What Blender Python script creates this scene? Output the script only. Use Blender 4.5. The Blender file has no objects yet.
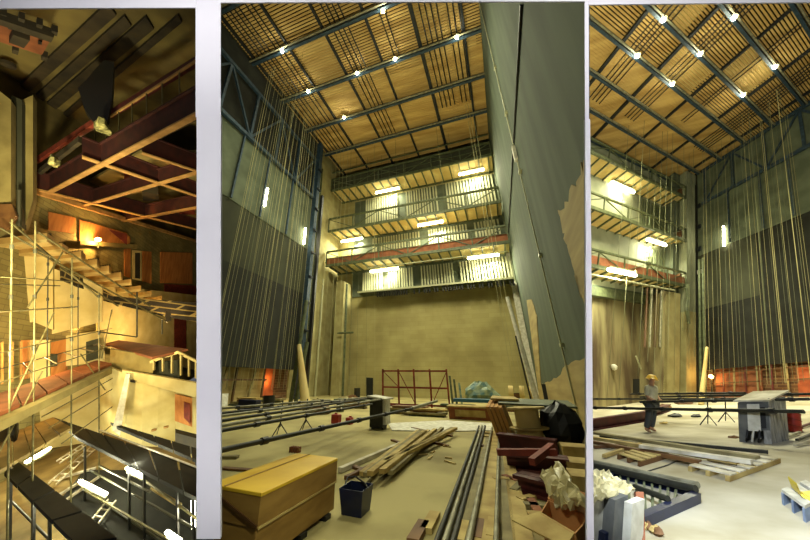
import bpy, bmesh, math, random
from mathutils import Vector, Matrix
random.seed(7)
SC = bpy.context.scene
COL = SC.collection
U = random.uniform

# ------------------------------------------------------------------ camera
FPX, CX, CY = 296.0, 405.0, 270.0
def ray(px, py):
    v = Vector((px - CX, py - CY, FPX)); return v.normalized()
_eyC = ray(506, 380); _exC = -ray(-450, 368)
_n = _exC.cross(_eyC).normalized()            # up, normal of the stage floor
_wy = _eyC; _wx = _wy.cross(_n).normalized()
RW = Matrix((_wx, _wy, _n))                   # view axes -> world axes
class Frame:
    """axes of one bay: x along its first wall, y along its second, z along its posts"""
    def __init__(s, V, Y, X, sx, h):
        s.c = [RW @ ray(*X) * sx, RW @ ray(*Y), RW @ ray(*V)]
        s.h = h
        s.M = Matrix((s.c[0], s.c[1], s.c[2])).transposed(); s.I = s.M.inverted(); s.clip = []
    def w(s, x, y, z): return EYE + s.M @ Vector((x, y, z - s.h))
    def loc(s, wp): return s.I @ (Vector(wp) - EYE) + Vector((0, 0, s.h))
    def at(s, px, py, ax, val):
        r = s.I @ (RW @ ray(px, py)); o = (0, 0, s.h)[ax]
        t = (val - o) / r[ax]; return Vector((0, 0, s.h)) + r * t
    def dep(s, px, py, d):
        r = ray(px, py); return s.loc(EYE + RW @ (r * (d / r.z)))
EYE = Vector((0, 0, 1.7))
C = Frame((375, -430), (506, 380), (-450, 368), -1, 1.7)
EYE = Vector((0, 0, 1.7 * C.c[2].z))
R = Frame((690, -630), (340, 402), (1010, 355), 1, 1.7)
L = Frame((95, -5000), (-140, 325), (330, 290), 1, 9.0)
cam = bpy.data.cameras.new('camera'); camo = bpy.data.objects.new('camera', cam); COL.objects.link(camo)
cam.sensor_width = 36; cam.lens = 36 * FPX / 810; cam.clip_end = 500; cam.clip_start = .05
_vx = RW @ Vector((1, 0, 0)); _vy = RW @ Vector((0, -1, 0)); _vz = RW @ Vector((0, 0, -1))
camo.matrix_world = Matrix.Translation(EYE) @ Matrix((_vx, _vy, _vz)).transposed().to_4x4()
SC.camera = camo

# ------------------------------------------------------------------ world, exposure
wd = bpy.data.worlds.new('world'); SC.world = wd; wd.use_nodes = True
wd.node_tree.nodes['Background'].inputs[0].default_value = (.86, .9, 1, 1)
wd.node_tree.nodes['Background'].inputs[1].default_value = .12
SC.view_settings.view_transform = 'Standard'; SC.view_settings.look = 'None'
SC.view_settings.gamma = 1; SC.view_settings.use_curve_mapping = False
SC.view_settings.exposure = 0.0

def area(name, p, tgt, size, power, col, spread=180, sy=None):
    l = bpy.data.lights.new(name, 'AREA'); l.energy = power; l.color = col; l.size = size
    if sy: l.shape = 'RECTANGLE'; l.size_y = sy
    l.spread = math.radians(spread)
    o = bpy.data.objects.new(name, l); COL.objects.link(o); o.location = p
    o.rotation_euler = (Vector(tgt) - Vector(p)).to_track_quat('-Z', 'Y').to_euler(); return o
def point(name, p, power, col, r=.15):
    l = bpy.data.lights.new(name, 'POINT'); l.energy = power; l.color = col; l.shadow_soft_size = r
    o = bpy.data.objects.new(name, l); COL.objects.link(o); o.location = p; return o
def spot(name, p, tgt, power, col, ang, blend=.5, r=.2):
    l = bpy.data.lights.new(name, 'SPOT'); l.energy = power; l.color = col; l.spot_size = math.radians(ang)
    l.spot_blend = blend; l.shadow_soft_size = r
    o = bpy.data.objects.new(name, l); COL.objects.link(o); o.location = p
    o.rotation_euler = (Vector(tgt) - Vector(p)).to_track_quat('-Z', 'Y').to_euler(); return o
WARM = (1, .92, .55); PALE = (.98, .96, .66); ORG = (1, .55, .16); WHT = (.93, .95, 1)
# unseen fill lights added to brighten the stage-house ceiling, walls and floor
spot('fill_light', C.w(-4.2, 4.8, 1.4), C.w(-7.4, 20, 28), 12500, WARM, 78, .8, .5)
area('fill_light', C.w(-6, 13, 24), C.w(-7, 29, 3), 3, 850, WARM, 100)
area('fill_light', C.w(-6, 14, 24), C.w(-5, 15, 0), 5, 2500, PALE)
spot('fill_light', R.w(5.2, .6, 1.6), R.w(19, 8, 22.5), 15000, WARM, 80, .8, .5)
area('fill_light', R.w(16, 7, 19), R.w(22, 14, 2), 3, 1300, WARM, 110)
area('fill_light', R.w(14, 6, 19), R.w(12, 6, 0), 4, 2300, PALE)
spot('flash_fill', EYE + RW @ Vector((1.9, -.2, 2.4)), R.w(6.2, 1.6, 0), 1500, (.8, .89, 1), 80, .8, .1)
spot('flash_fill', EYE + RW @ Vector((-.2, -.2, 2.3)), C.w(-2.2, 4.8, 0), 150, PALE, 120, .9, .1)  # weak front light added to brighten the crate and near floor
# unseen strip lights added to brighten the white mount
def eyep(x, y, z): return EYE + RW @ Vector((x, y, z))
for nm_, px_, w_, h_ in (('mount_fill', 208, .1, 3.7), ('mount_fill', 588, .1, 3.7)):
    xm = (px_ - CX) / FPX * 2.0
    l_ = area(nm_, eyep(xm, 0, -.35), eyep(xm, 0, 2), .1, 8.5 if px_ < 300 else 9, (1, .97, .96), 42, 3.9)
    l_.matrix_world = Matrix.Translation(eyep(xm, 0, -.35)) @ Matrix((_vx, _vy, _vz)).transposed().to_4x4()
l_ = area('mount_fill', eyep(0, -1.85, -.35), eyep(0, -1.85, 2), 5.4, 11.5, (1, .97, .96), 42, .1)
l_.matrix_world = Matrix.Translation(eyep(0, -1.85, -.35)) @ Matrix((_vx, _vy, _vz)).transposed().to_4x4()

# ------------------------------------------------------------------ materials
def lin(c):
    return tuple(((v / 255) / 12.92 if v / 255 <= .04045 else ((v / 255 + .055) / 1.055) ** 2.4) for v in c) + (1,)
MATS = {}
def mat(name, c1, c2=None, scale=3, rough=.8, metal=0, bump=.0, stretch=(1, 1, 1), det=5, emit=None, es=1, trans=0, alpha=1, mix=(.35, .65), c3=None):
    if name in MATS: return MATS[name]
    m = bpy.data.materials.new(name); m.use_nodes = True; nt = m.node_tree; b = nt.nodes['Principled BSDF']
    b.inputs['Roughness'].default_value = rough; b.inputs['Metallic'].default_value = metal
    b.inputs['Base Color'].default_value = lin(c1)
    if trans: b.inputs['Transmission Weight'].default_value = trans
    if alpha < 1: b.inputs['Alpha'].default_value = alpha
    if emit: b.inputs['Emission Color'].default_value = lin(emit); b.inputs['Emission Strength'].default_value = es
    if c2:
        tc = nt.nodes.new('ShaderNodeTexCoord'); mp = nt.nodes.new('ShaderNodeMapping'); no = nt.nodes.new('ShaderNodeTexNoise')
        cr = nt.nodes.new('ShaderNodeValToRGB'); mp.inputs['Scale'].default_value = stretch
        no.inputs['Scale'].default_value = scale; no.inputs['Detail'].default_value = det
        nt.links.new(tc.outputs['Object'], mp.inputs[0]); nt.links.new(mp.outputs[0], no.inputs[0]); nt.links.new(no.outputs[0], cr.inputs[0])
        cr.color_ramp.elements[0].color = lin(c2); cr.color_ramp.elements[1].color = lin(c1)
        cr.color_ramp.elements[0].position = mix[0]; cr.color_ramp.elements[1].position = mix[1]
        if c3:
            e = cr.color_ramp.elements.new((mix[0] + mix[1]) / 2); e.color = lin(c3)
        nt.links.new(cr.outputs[0], b.inputs['Base Color'])
        if bump:
            bp = nt.nodes.new('ShaderNodeBump'); bp.inputs['Strength'].default_value = bump; bp.inputs['Distance'].default_value = .05
            nt.links.new(no.outputs[0], bp.inputs['Height']); nt.links.new(bp.outputs[0], b.inputs['Normal'])
    MATS[name] = m; return m
def brickmat(name, c1, c2, mortar, w, h, rough=.85, rot=None, ms=.02):
    m = bpy.data.materials.new(name); m.use_nodes = True; nt = m.node_tree; b = nt.nodes['Principled BSDF']
    b.inputs['Roughness'].default_value = rough
    tc = nt.nodes.new('ShaderNodeTexCoord'); mp = nt.nodes.new('ShaderNodeMapping'); br = nt.nodes.new('ShaderNodeTexBrick')
    if rot: mp.inputs['Rotation'].default_value = rot
    br.inputs['Scale'].default_value = 1; br.inputs['Brick Width'].default_value = w; br.inputs['Row Height'].default_value = h
    br.inputs['Mortar Size'].default_value = ms
    br.inputs['Color1'].default_value = lin(c1); br.inputs['Color2'].default_value = lin(c2); br.inputs['Mortar'].default_value = lin(mortar)
    no = nt.nodes.new('ShaderNodeTexNoise'); no.inputs['Scale'].default_value = .35; no.inputs['Detail'].default_value = 6
    mx = nt.nodes.new('ShaderNodeMix'); mx.data_type = 'RGBA'; mx.blend_type = 'MULTIPLY'; mx.inputs[0].default_value = .6
    rp = nt.nodes.new('ShaderNodeValToRGB'); rp.color_ramp.elements[0].position = .35; rp.color_ramp.elements[0].color = (.5, .46, .38, 1); rp.color_ramp.elements[1].position = .62
    nt.links.new(tc.outputs['Object'], mp.inputs[0]); nt.links.new(mp.outputs[0], br.inputs[0]); nt.links.new(tc.outputs['Object'], no.inputs[0])
    nt.links.new(no.outputs[0], rp.inputs[0]); nt.links.new(br.outputs[0], mx.inputs[6]); nt.links.new(rp.outputs[0], mx.inputs[7]); nt.links.new(mx.outputs[2], b.inputs['Base Color'])
    MATS[name] = m; return m
mat('mount', (226, 225, 230), (216, 215, 222), 1.5, .9)
mat('partition', (60, 58, 52), rough=.95)
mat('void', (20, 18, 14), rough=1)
mat('stage_floor', (180, 168, 112), (128, 116, 68), .55, .85, bump=.1, det=9, mix=(.3, .6))
mat('stage_floor_dusty', (202, 196, 174), (154, 144, 112), .6, .85, bump=.1, det=9, mix=(.3, .6))
brickmat('block_wall', (176, 166, 112), (168, 158, 104), (158, 147, 96), 1.6, .45, rot=(math.radians(-90), 0, 0), ms=.01)
mat('stained_concrete', (148, 138, 96), (78, 62, 38), .8, .9, stretch=(1, 1, .12), det=6, mix=(.36, .6))
mat('concrete', (176, 168, 118), (148, 138, 90), .9, .9, det=8, bump=.1)
mat('green_render', (78, 90, 70), (62, 72, 55), 1.2, .9, stretch=(1, 1, .15), det=8)
mat('board_tan', (176, 158, 104), (146, 128, 80), .8, .85, stretch=(.3, .3, 3), det=8)
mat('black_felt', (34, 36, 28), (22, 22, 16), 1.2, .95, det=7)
mat('grey_felt', (96, 104, 84), (76, 84, 66), .8, .9, det=7)
mat('felt_mid', (64, 66, 48), (46, 48, 34), .7, .95, stretch=(1, 1, .4), det=7)
mat('blue_steel', (52, 74, 92), (38, 54, 66), 4, .55, .2)
mat('dark_steel', (34, 40, 46), (22, 26, 30), 4, .6, .2)
mat('black_steel', (20, 20, 18), rough=.5)
mat('green_steel', (92, 100, 66), (66, 74, 50), 4, .6)
mat('pale_steel', (176, 176, 140), rough=.5)
mat('slat_wood', (204, 172, 104), (166, 132, 70), .5, .75, stretch=(.4, 3, 1), det=6)
mat('deck_wood', (212, 194, 132), (188, 162, 98), .6, .8, det=6)
mat('red_steel', (140, 56, 36), (104, 38, 24), 3, .7)
mat('maroon', (96, 34, 30), (66, 22, 22), 3, .6)
mat('red_board', (150, 92, 58), (120, 70, 42), 2, .85)
mat('rope', (160, 154, 108), rough=.9)
mat('rope_dim', (104, 106, 76), rough=.9)
mat('pale_render', (150, 154, 128), (128, 134, 108), .8, .9, det=8)
mat('lumber', (198, 176, 108), (156, 130, 70), 2.5, .8, stretch=(1, 1, 1), det=8)
mat('lumber_grey', (150, 140, 96), (112, 100, 64), 2.5, .8, det=8)
mat('lumber_white', (222, 216, 196), (170, 160, 130), 2.5, .8, det=8)
mat('ply_dark', (120, 84, 44), (92, 60, 30), 2, .7, det=8)
mat('pipe_dark', (40, 40, 28), (26, 26, 18), 6, .6)
mat('pipe_grey', (150, 148, 124), (110, 106, 84), 5, .5, .3)
mat('yellow_film', (226, 188, 50), (206, 164, 34), 2, .45, det=6)
mat('amber_ply', (160, 126, 62), (126, 94, 42), 1.6, .55, stretch=(1, 1, 4), det=8)
mat('strap', (84, 56, 24), rough=.6)
mat('blue_plastic', (14, 26, 62), (10, 18, 44), 4, .4)
mat('red_plastic', (170, 44, 28), (136, 30, 20), 4, .5)
mat('white_paint', (222, 220, 206), (190, 186, 166), 5, .7)
mat('tarp', (70, 110, 116), (150, 160, 120), 3, .4, det=7)
mat('blue_board', (44, 92, 112), rough=.5)
mat('cardboard', (200, 146, 90), (176, 122, 70), 2, .85)
mat('plastic_sheet', (206, 196, 150), (168, 158, 112), 3, .3, bump=.8, det=8)
mat('brick_red', (150, 78, 42), (70, 40, 26), 2.2, .9, det=8, mix=(.4, .56))
brickmat('brick_wall', (122, 88, 58), (92, 64, 42), (136, 110, 74), .5, .2, rot=(math.radians(-90), -math.radians(90), 0))
mat('orange_door', (176, 92, 50), (140, 68, 36), 2, .7)
mat('tube_lamp', (255, 250, 220), emit=(255, 246, 205), es=26)
mat('bulb', (255, 250, 230), emit=(255, 246, 220), es=60)
mat('bulb_orange', (255, 200, 130), emit=(255, 190, 110), es=30)
mat('skin', (186, 140, 104), rough=.6)
mat('shirt', (214, 210, 176), (184, 178, 144), 5, .9)
mat('hard_hat', (220, 176, 40), rough=.4)
mat('trousers', (66, 70, 70), rough=.9)
mat('yellow_plastic', (232, 208, 50), rough=.4)
mat('concrete_dusty', (196, 190, 170), (150, 142, 118), 3, .9)

# ------------------------------------------------------------------ mesh helpers
def clipplane(px, keep_right):
    """radial plane of a partition wall, seen edge-on at image column px"""
    a = RW @ ray(px, 0); b = RW @ ray(px, 540); n = a.cross(b).normalized()
    if (n.dot(_vx) > 0) != keep_right: n = -n
    return n
NEAR = (EYE + RW @ Vector((0, 0, 2.1)), (RW @ Vector((0, 0, 1))))
C.clip = [(EYE, clipplane(213, True)), (EYE, clipplane(587.2, False)), NEAR]
L.clip = [(EYE, clipplane(203, False)), NEAR]
R.clip = [(EYE, clipplane(589.6, True)), NEAR]

class MB:
    def __init__(s, fr=None, clip=True): s.v = []; s.f = []; s.fr = fr; s.sm = False; s.doclip = clip
    def P(s, p): return s.fr.w(*p) if s.fr else Vector(p)
    def hexa(s, pts):
        n = len(s.v); s.v += [s.P(p) for p in pts]
        s.f += [tuple(n + i for i in q) for q in ((3, 2, 1, 0), (4, 5, 6, 7), (0, 1, 5, 4), (1, 2, 6, 5), (2, 3, 7, 6), (3, 0, 4, 7))]; return s
    def box(s, x0, x1, y0, y1, z0, z1):
        return s.hexa([(x0, y0, z0), (x1, y0, z0), (x1, y1, z0), (x0, y1, z0), (x0, y0, z1), (x1, y0, z1), (x1, y1, z1), (x0, y1, z1)])
    def bar(s, p, q, w, t, up=(0, 0, 1)):
        """square bar from p to q (frame coords), w wide, t high"""
        p = Vector(p); q = Vector(q); d = (q - p).normalized(); up = Vector(up)
        if abs(d.dot(up)) > .98: up = Vector((0, 1, 0))
        a = d.cross(up).normalized() * w / 2; b = a.cross(d).normalized() * t / 2
        return s.hexa([p - a - b, p + a - b, q + a - b, q - a - b, p - a + b, p + a + b, q + a + b, q - a + b])
    def tube(s, p, q, r, n=8, r2=None, caps=True):
        p = s.P(p); q = s.P(q); d = (q - p).normalized(); r2 = r if r2 is None else r2
        a = d.orthogonal().normalized(); b = d.cross(a); k = len(s.v)
        for i in range(n):
            t = 2 * math.pi * i / n; o = a * math.cos(t) + b * math.sin(t); s.v += [p + o * r, q + o * r2]
        for i in range(n):
            j = (i + 1) % n; s.f.append((k + 2 * i, k + 2 * j, k + 2 * j + 1, k + 2 * i + 1))
        if caps:
            s.f.append(tuple(k + 2 * i for i in reversed(range(n)))); s.f.append(tuple(k + 2 * i + 1 for i in range(n)))
        s.sm = True; return s
    def path(s, pts, r, n=6):
        for a, b in zip(pts, pts[1:]): s.tube(a, b, r, n)
        return s
    def prism(s, pts, ext):
        """polygon pts extruded by vector ext (frame coords)"""
        e = Vector(ext); k = len(s.v); n = len(pts)
        s.v += [s.P(p) for p in pts] + [s.P(Vector(p) + e) for p in pts]
        s.f.append(tuple(k + i for i in range(n))[::-1]); s.f.append(tuple(k + n + i for i in range(n)))
        for i in range(n): s.f.append((k + i, k + (i + 1) % n, k + n + (i + 1) % n, k + n + i))
        return s
    def lathe(s, c, prof, n=16, ax=None):
        """prof: list of (radius, height) about an axis through c (world-space up of frame unless ax)"""
        c = s.P(c); d = (ax or (s.fr.c[2] if s.fr else Vector((0, 0, 1)))).normalized(); a = d.orthogonal().normalized(); b = d.cross(a); k = len(s.v)
        for r, h in prof:
            for i in range(n):
                t = 2 * math.pi * i / n; s.v.append(c + d * h + (a * math.cos(t) + b * math.sin(t)) * r)
        for j in range(len(prof) - 1):
            for i in range(n):
                i2 = (i + 1) % n; s.f.append((k + j * n + i, k + j * n + i2, k + (j + 1) * n + i2, k + (j + 1) * n + i))
        s.f.append(tuple(k + i for i in reversed(range(n)))); s.f.append(tuple(k + (len(prof) - 1) * n + i for i in range(n)))
        s.sm = True; return s
    def blob(s, c, rx, ry, rz, amp=.15, n=14, seed=0, flat=True):
        rnd = random.Random(seed); k = len(s.v); m = n // 2
        for j in range(m + 1):
            ph = math.pi * j / m
            for i in range(n):
                t = 2 * math.pi * i / n; q = 1 + rnd.uniform(-amp, amp)
                z = -math.cos(ph) * rz * q
                if flat: z = max(z, -rz * .55)
                s.v.append(s.P((c[0] + rx * math.sin(ph) * math.cos(t) * q, c[1] + ry * math.sin(ph) * math.sin(t) * q, c[2] + z)))
        for j in range(m):
            for i in range(n):
                i2 = (i + 1) % n; s.f.append((k + j * n + i, k + j * n + i2, k + (j + 1) * n + i2, k + (j + 1) * n + i))
        return s
    def build(s, name, m, parent=None, label=None, cat=None, group=None, kind=None, smooth=None, bevel=0):
        if not s.v: return None
        me = bpy.data.meshes.new(name); me.from_pydata([tuple(v) for v in s.v], [], s.f)
        bm = bmesh.new(); bm.from_mesh(me); bmesh.ops.recalc_face_normals(bm, faces=bm.faces)
        if s.fr and s.doclip:
            for co, no in s.fr.clip:
                if any((v.co - co).dot(no) < -1e-4 for v in bm.verts):
                    bmesh.ops.bisect_plane(bm, geom=bm.verts[:] + bm.edges[:] + bm.faces[:], plane_co=co, plane_no=no, clear_inner=True)
        if not bm.verts: bm.free(); return None
        if parent: org = Vector(root(parent).location)
        else:
            xs = [v.co for v in bm.verts]; org = Vector(((min(v.x for v in xs) + max(v.x for v in xs)) / 2, (min(v.y for v in xs) + max(v.y for v in xs)) / 2, min(v.z for v in xs)))
        bmesh.ops.translate(bm, verts=bm.verts, vec=-org)
        if s.sm if smooth is None else smooth:
            for f in bm.faces: f.smooth = len(f.verts) < 5
        bm.to_mesh(me); bm.free()
        if s.sm if smooth is None else smooth:
            try: me.set_sharp_from_angle(angle=math.radians(50))
            except Exception: pass
        o = bpy.data.objects.new(name, me); COL.objects.link(o)
        me.materials.append(MATS[m])
        if parent: o.parent = parent
        else: o.location = org
        if bevel:
            b = o.modifiers.new('bevel', 'BEVEL'); b.width = bevel; b.segments = 2; b.limit_method = 'ANGLE'
        if label: o['label'] = label
        if cat: o['category'] = cat
        if group: o['group'] = group
        if kind: o['kind'] = kind
        return o
def root(o):
    while o.parent: o = o.parent
    return o
def thing(name, label, cat, loc, group=None):
    o = bpy.data.objects.new(name, None); COL.objects.link(o); o.location = loc; o['label'] = label; o['category'] = cat
    o.empty_display_size = .2
    if group: o['group'] = group
    return o
def copy_tree(o, off, parent=None, label=None):
    c = o.copy(); COL.objects.link(c)
    if parent: c.parent = parent
    else: c.location = o.location + off
    if label: c['label'] = label
    for ch in list(o.children): copy_tree(ch, off, c)
    return c
def S(name, mb, m, **k): return mb.build(name, m, kind='structure', **k)

# ------------------------------------------------------------------ white mount with three bays behind it
def board(poly, d0, d1, name):
    mb = MB(); n = len(poly)
    for d in (d0, d1):
        for (x, y) in poly: mb.v.append(EYE + RW @ Vector(((x - CX) * d0 / FPX, (y - CY) * d0 / FPX, d)))
    mb.f.append(tuple(range(n))); mb.f.append(tuple(range(2 * n - 1, n - 1, -1)))
    for i in range(n): mb.f.append((i, (i + 1) % n, n + (i + 1) % n, n + i))
    return S(name, mb, 'mount')
D0 = 2.0
board([(-60, -40), (196, -40), (196, 7.5), (-60, 8.5)], D0, D0 + .008, 'trim_1')
board([(195.6, -40), (220.6, -40), (220.6, 117), (195.6, 117)], D0 + .003, D0 + .008, 'trim_2')
board([(196.6, 115.5), (220.9, 116.5), (220.6, 536), (220.4, 539), (196.4, 539)], D0 - .006, D0 + .008, 'trim_3')
board([(220.6, -40), (585.4, -40), (585.4, 1.2), (220.6, 2.6)], D0, D0 + .008, 'trim_4')
board([(584.6, -40), (588.6, -40), (589, 121), (585, 121)], D0 + .003, D0 + .008, 'trim_5')
board([(585.2, 119), (590.2, 119), (594, 545), (586.6, 545)], D0 - .006, D0 + .008, 'trim_6')
board([(588.6, -40), (870, -40), (870, 1.5), (588.6, 4.6)], D0, D0 + .008, 'trim_7')
def partition(pa, pb, name):
    mb = MB()
    for px, d in ((pa, 2.06), (pb, 2.06), ((pa + pb) / 2 + .3, 60), ((pa + pb) / 2 - .3, 60)):
        for py in (-500, 640):
            mb.v.append(EYE + RW @ Vector(((px - CX) / FPX * d, (py - CY) / FPX * d, d)))
    mb.f += [(0, 1, 3, 2), (2, 3, 5, 4), (4, 5, 7, 6), (6, 7, 1, 0), (0, 2, 4, 6), (1, 7, 5, 3)]
    S(name, mb, 'partition')
partition(203.5, 212.5, 'wall_partition'); partition(587.4, 589.2, 'wall_partition')
# ================================================================== CENTRE BAY: the stage house
XR, YB, ZC, XL = 2.43, 29.4, 28.0, -17.2
S('floor', MB(C).box(XL - 2, XR, 2, YB, -.3, 0), 'stage_floor')
S('wall_back', MB(C).box(XL - 2, XR + .5, YB, YB + .4, -.3, 31), 'block_wall')
S('wall_right', MB(C).box(XR, XR + .4, 3, YB, -.3, 30), 'green_render')
# unrendered tan zone of the right wall: a thin layer of bare boarding with a ragged edge
def rag(pts, n=7, a=.16, sd=3):
    rnd = random.Random(sd); out = []
    for (p, q) in zip(pts, pts[1:]):
        for i in range(n):
            t = i / n; out.append((p[0] + (q[0] - p[0]) * t + rnd.uniform(-a, a), p[1] + (q[1] - p[1]) * t + rnd.uniform(-a, a)))
    out.append(pts[-1]); return out
def wallpx(pts, xx): return [tuple(C.at(px, py, 0, xx))[1:] for px, py in pts]
def layer(pts, xx, t, name, m):
    return S(name, MB(C).prism([(xx, y, z) for y, z in pts], (-t, 0, 0)), m)
up = wallpx([(586, 160), (577, 182), (560, 212), (566, 240), (574, 262), (579, 285), (585, 303), (592, 310)], XR)
up = rag(up) + [(4.2, .5), (4.2, 4.8)]
layer(up, XR, .03, 'wall_right_boarding', 'board_tan')
lo = wallpx([(532, 300), (537, 315), (541, 385), (553, 382), (566, 366), (590, 352)], XR)
lo = [wallpx([(527, 300)], XR)[0]] + rag(lo, 6, .1, 5)[:] + [(6, 0), (29.3, 0)]
layer(lo, XR, .03, 'wall_right_boarding', 'board_tan')
# white taped seam up the back corner of the right wall
mb = MB(C)
for (a, b) in (((513, 250), (524, 330)), ((524, 330), (530, 352)), ((530, 352), (538, 403))):
    pa = C.at(*a, 1, YB - .3); pb = C.at(*b, 1, YB - .3); mb.bar((XR - .12, YB - .3, pa.z), (XR - .16, YB - .3, max(0, pb.z)), .75, .06, (0, 1, 0))
mb.build('pipe_cover', 'white_paint', label='white painted boxing running down the corner of back wall and green wall', cat='pipe cover')
for nm, y0, z0, y1, z1, r, m, lb in (
    ('seam_bar', 6.7, 13.3, 15.9, 14.02, .05, 'black_steel', 'black horizontal rail high on the green right wall'),):
    MB(C).tube((XR - .05, y0, z0), (XR - .05, 29, 15.1), r).build(nm, m, label=lb, cat='rail')
r_ = thing('vertical_cable', 'pale lit vertical conduit running up the middle of the green right wall', 'conduit', C.w(XR - .1, 13.7, 0))
MB(C).tube((XR - .08, 13.7, .3), (XR - .08, 13.5, 27.8), .035).build('conduit', 'pale_steel', r_)
for z in (3, 7, 11.8, 16, 20): MB(C).box(XR - .14, XR, 13.45, 13.75, z, z + .12).build('clamp', 'pale_steel', r_)
MB(C).box(XR - .2, XR - .05, 13.4, 13.7, 12.6, 13.5).build('lamp_box', 'white_paint', r_, label='white lamp box')
MB(C).tube((XR - .06, YB - .6, 10.5), (XR - .06, YB - .6, 27.8), .07).build('corner_pipe', 'green_steel', label='green pipe rising in the corner behind the gallery ends', cat='pipe')

# left wall: black felt below, grey felt above, brick and timber band at the foot
yE = 21.9
S('wall_left', MB(C).box(XL - 1.4, XL, 3, yE + .4, 2.6, 29), 'felt_mid')
S('wall_left_felt', MB(C).box(XL, XL + .06, 3, yE, 13.9, 20), 'grey_felt')
S('wall_left_felt', MB(C).box(XL - .02, XL + .05, 3, yE, 20, 28), 'black_felt')
mb = MB(C).prism([(XL + .02, 3, 2.3), (XL + .02, yE, 2.3), (XL + .02, yE, 9.2), (XL + .02, 3, 9.2)], (.03, 0, 0))
S('wall_left_felt', mb, 'black_felt')
S('wall_left_base', MB(C).box(XL - 1.2, XL - .9, 3, YB, -.3, 2.6), 'brick_wall')
MB(C).box(XL - .9, XL - .5, 14.6, 19, 0, 2.6).build('board_panel', 'board_tan', label='tan boarding under the black felt wall, left of the lit doorway', cat='panel')
MB(C).box(XL - .85, XL - .75, 19.2, 20.5, 0, 2.5).build('door_panel', 'orange_door', label='glowing orange door leaf under the black felt wall', cat='door')
point('work_lamp', C.w(XL - .3, 19.6, 1.4), 45, ORG, .1)
# timber props in front of the brick
for i, y in enumerate((11, 12.2, 13.6, 15, 16.2, 17.5, 18.8)):
    MB(C).bar((XL - .3, y, 0), (XL - .3, y + (.4 if i % 2 else 0), 2.3), .12, .12).build('timber_prop', 'lumber_grey' if i % 2 else 'strap', label='timber prop under the black felt wall at far left of the stage', cat='prop', group='timber props under the black felt')
MB(C).bar((XL - .22, 10.5, 1.5), (XL - .22, 19, 1.5), .08, .12).build('timber_rail', 'strap', label='dark horizontal rail across the timber props', cat='rail')
MB(C).hexa([(XL + .6, 14, 0), (XL + .7, 14, 0), (XL + .7, 15, 0), (XL + .6, 15, 0), (XL + .3, 14.2, .7), (XL + .4, 14.2, .7), (XL + .4, 15.2, .7), (XL + .3, 15.2, .7)]).build('white_board', 'white_paint', label='small white board leaning against the brick base', cat='board')
MB(C).prism([(-13.8, 13.2, 0), (-12.6, 13.2, 0), (-12.6, 13.6, 0), (-13.8, 13.6, 0)], (0, 0, .55)).build('blue_crate', 'blue_plastic', label='dark blue crate behind the hanging pipes by the brick base', cat='crate', bevel=.03)
# wall truss
tr = thing('wall_truss', 'blue steel lattice truss along the top of the black left wall', 'truss', C.w(XL + .4, 12, 20))
zt, zb = 25.2, 20.1
for z, r, nm in ((zt, .16, 'top_chord'), (zb, .14, 'bottom_chord')): MB(C).bar((XL + .3, 4, z), (XL + .3, yE, z), .26, .3).build(nm, 'blue_steel', tr)
ys = [4.2 + i * 2.9 for i in range(7)]
for i, y in enumerate(ys):
    MB(C).bar((XL + .3, y, zb), (XL + .3, y, zt), .2, .2).build('post', 'blue_steel', tr)
    if i < 6: MB(C).bar((XL + .3, y, zb if i % 2 else zt), (XL + .3, y + 2.9, zt if i % 2 else zb), .16, .16).build('diagonal', 'blue_steel', tr)
for i, y in enumerate((8.2, 12.5, 15.3, 18.5)):
    MB(C).bar((XL + .25, y, 13.9), (XL + .25, y, zb), .14, .14).build('hanger', 'blue_steel', label='blue steel hanger below the wall truss on grey felt', cat='hanger', group='hangers below the wall truss')
for i, (y, z) in enumerate(((15.5, 16.2), (21, 15.2))):
    MB(C).tube((XL + .35, y, z - 1.2), (XL + .35, y, z + .6), .09).build('tube_lamp', 'tube_lamp', label=('short vertical lit tube on the grey felt below the truss', 'short vertical lit tube at the blue corner column')[i], cat='lamp')
# corner columns
t = thing('corner_column', 'tall blue steel column with rungs at the end of the black left wall', 'column', C.w(XL + .5, yE + .3, 0))
MB(C).box(XL + .1, XL + .6, yE, yE + .5, 0, 28).build('shaft', 'blue_steel', t)
for k in range(9): MB(C).box(XL + .6, XL + .75, yE - .05, yE + .55, 3 + k * 2.6, 3.18 + k * 2.6).build('bracket', 'dark_steel', t)
MB(C).box(XL + 1.0, XL + 1.3, yE + .2, yE + .45, 0, 20.4).build('track_column', 'black_steel', label='tall black guide column standing beside the blue corner column', cat='column')
S('wall_side_pier', MB(C).box(XL - 1.4, XL - .8, yE + .4, YB, 0, 31), 'concrete')
S('wall_side_pier', MB(C).box(XL + .5, XL + 1.5, YB - 2.2, YB - .5, 0, 12.0), 'concrete')
MB(C).tube((XL - .5, yE + 2.2, 0), (XL - .5, yE + 2.2, 26), .1).build('wall_pipe', 'green_steel', label='green pipe rising beside the black guide column', cat='pipe')
MB(C).tube((XL - .4, yE + 4, 0), (XL - .4, yE + 4, 12), .1).build('wall_pipe', 'pale_steel', label='pale pipe rising on the lit concrete side pier', cat='pipe')
t = thing('stand_pipe', 'green vertical pipe with a short cross arm on the concrete pier', 'pipe', C.w(XL + 2.2, 27.4, 0))
MB(C).tube((XL + 2.0, 27, 0), (XL + 2.0, 27, 11.5), .12).build('shaft', 'green_steel', t); MB(C).tube((XL + 1.2, 26.9, 6.1), (XL + 3.0, 26.9, 6.1), .1).build('cross_arm', 'green_steel', t)
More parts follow.
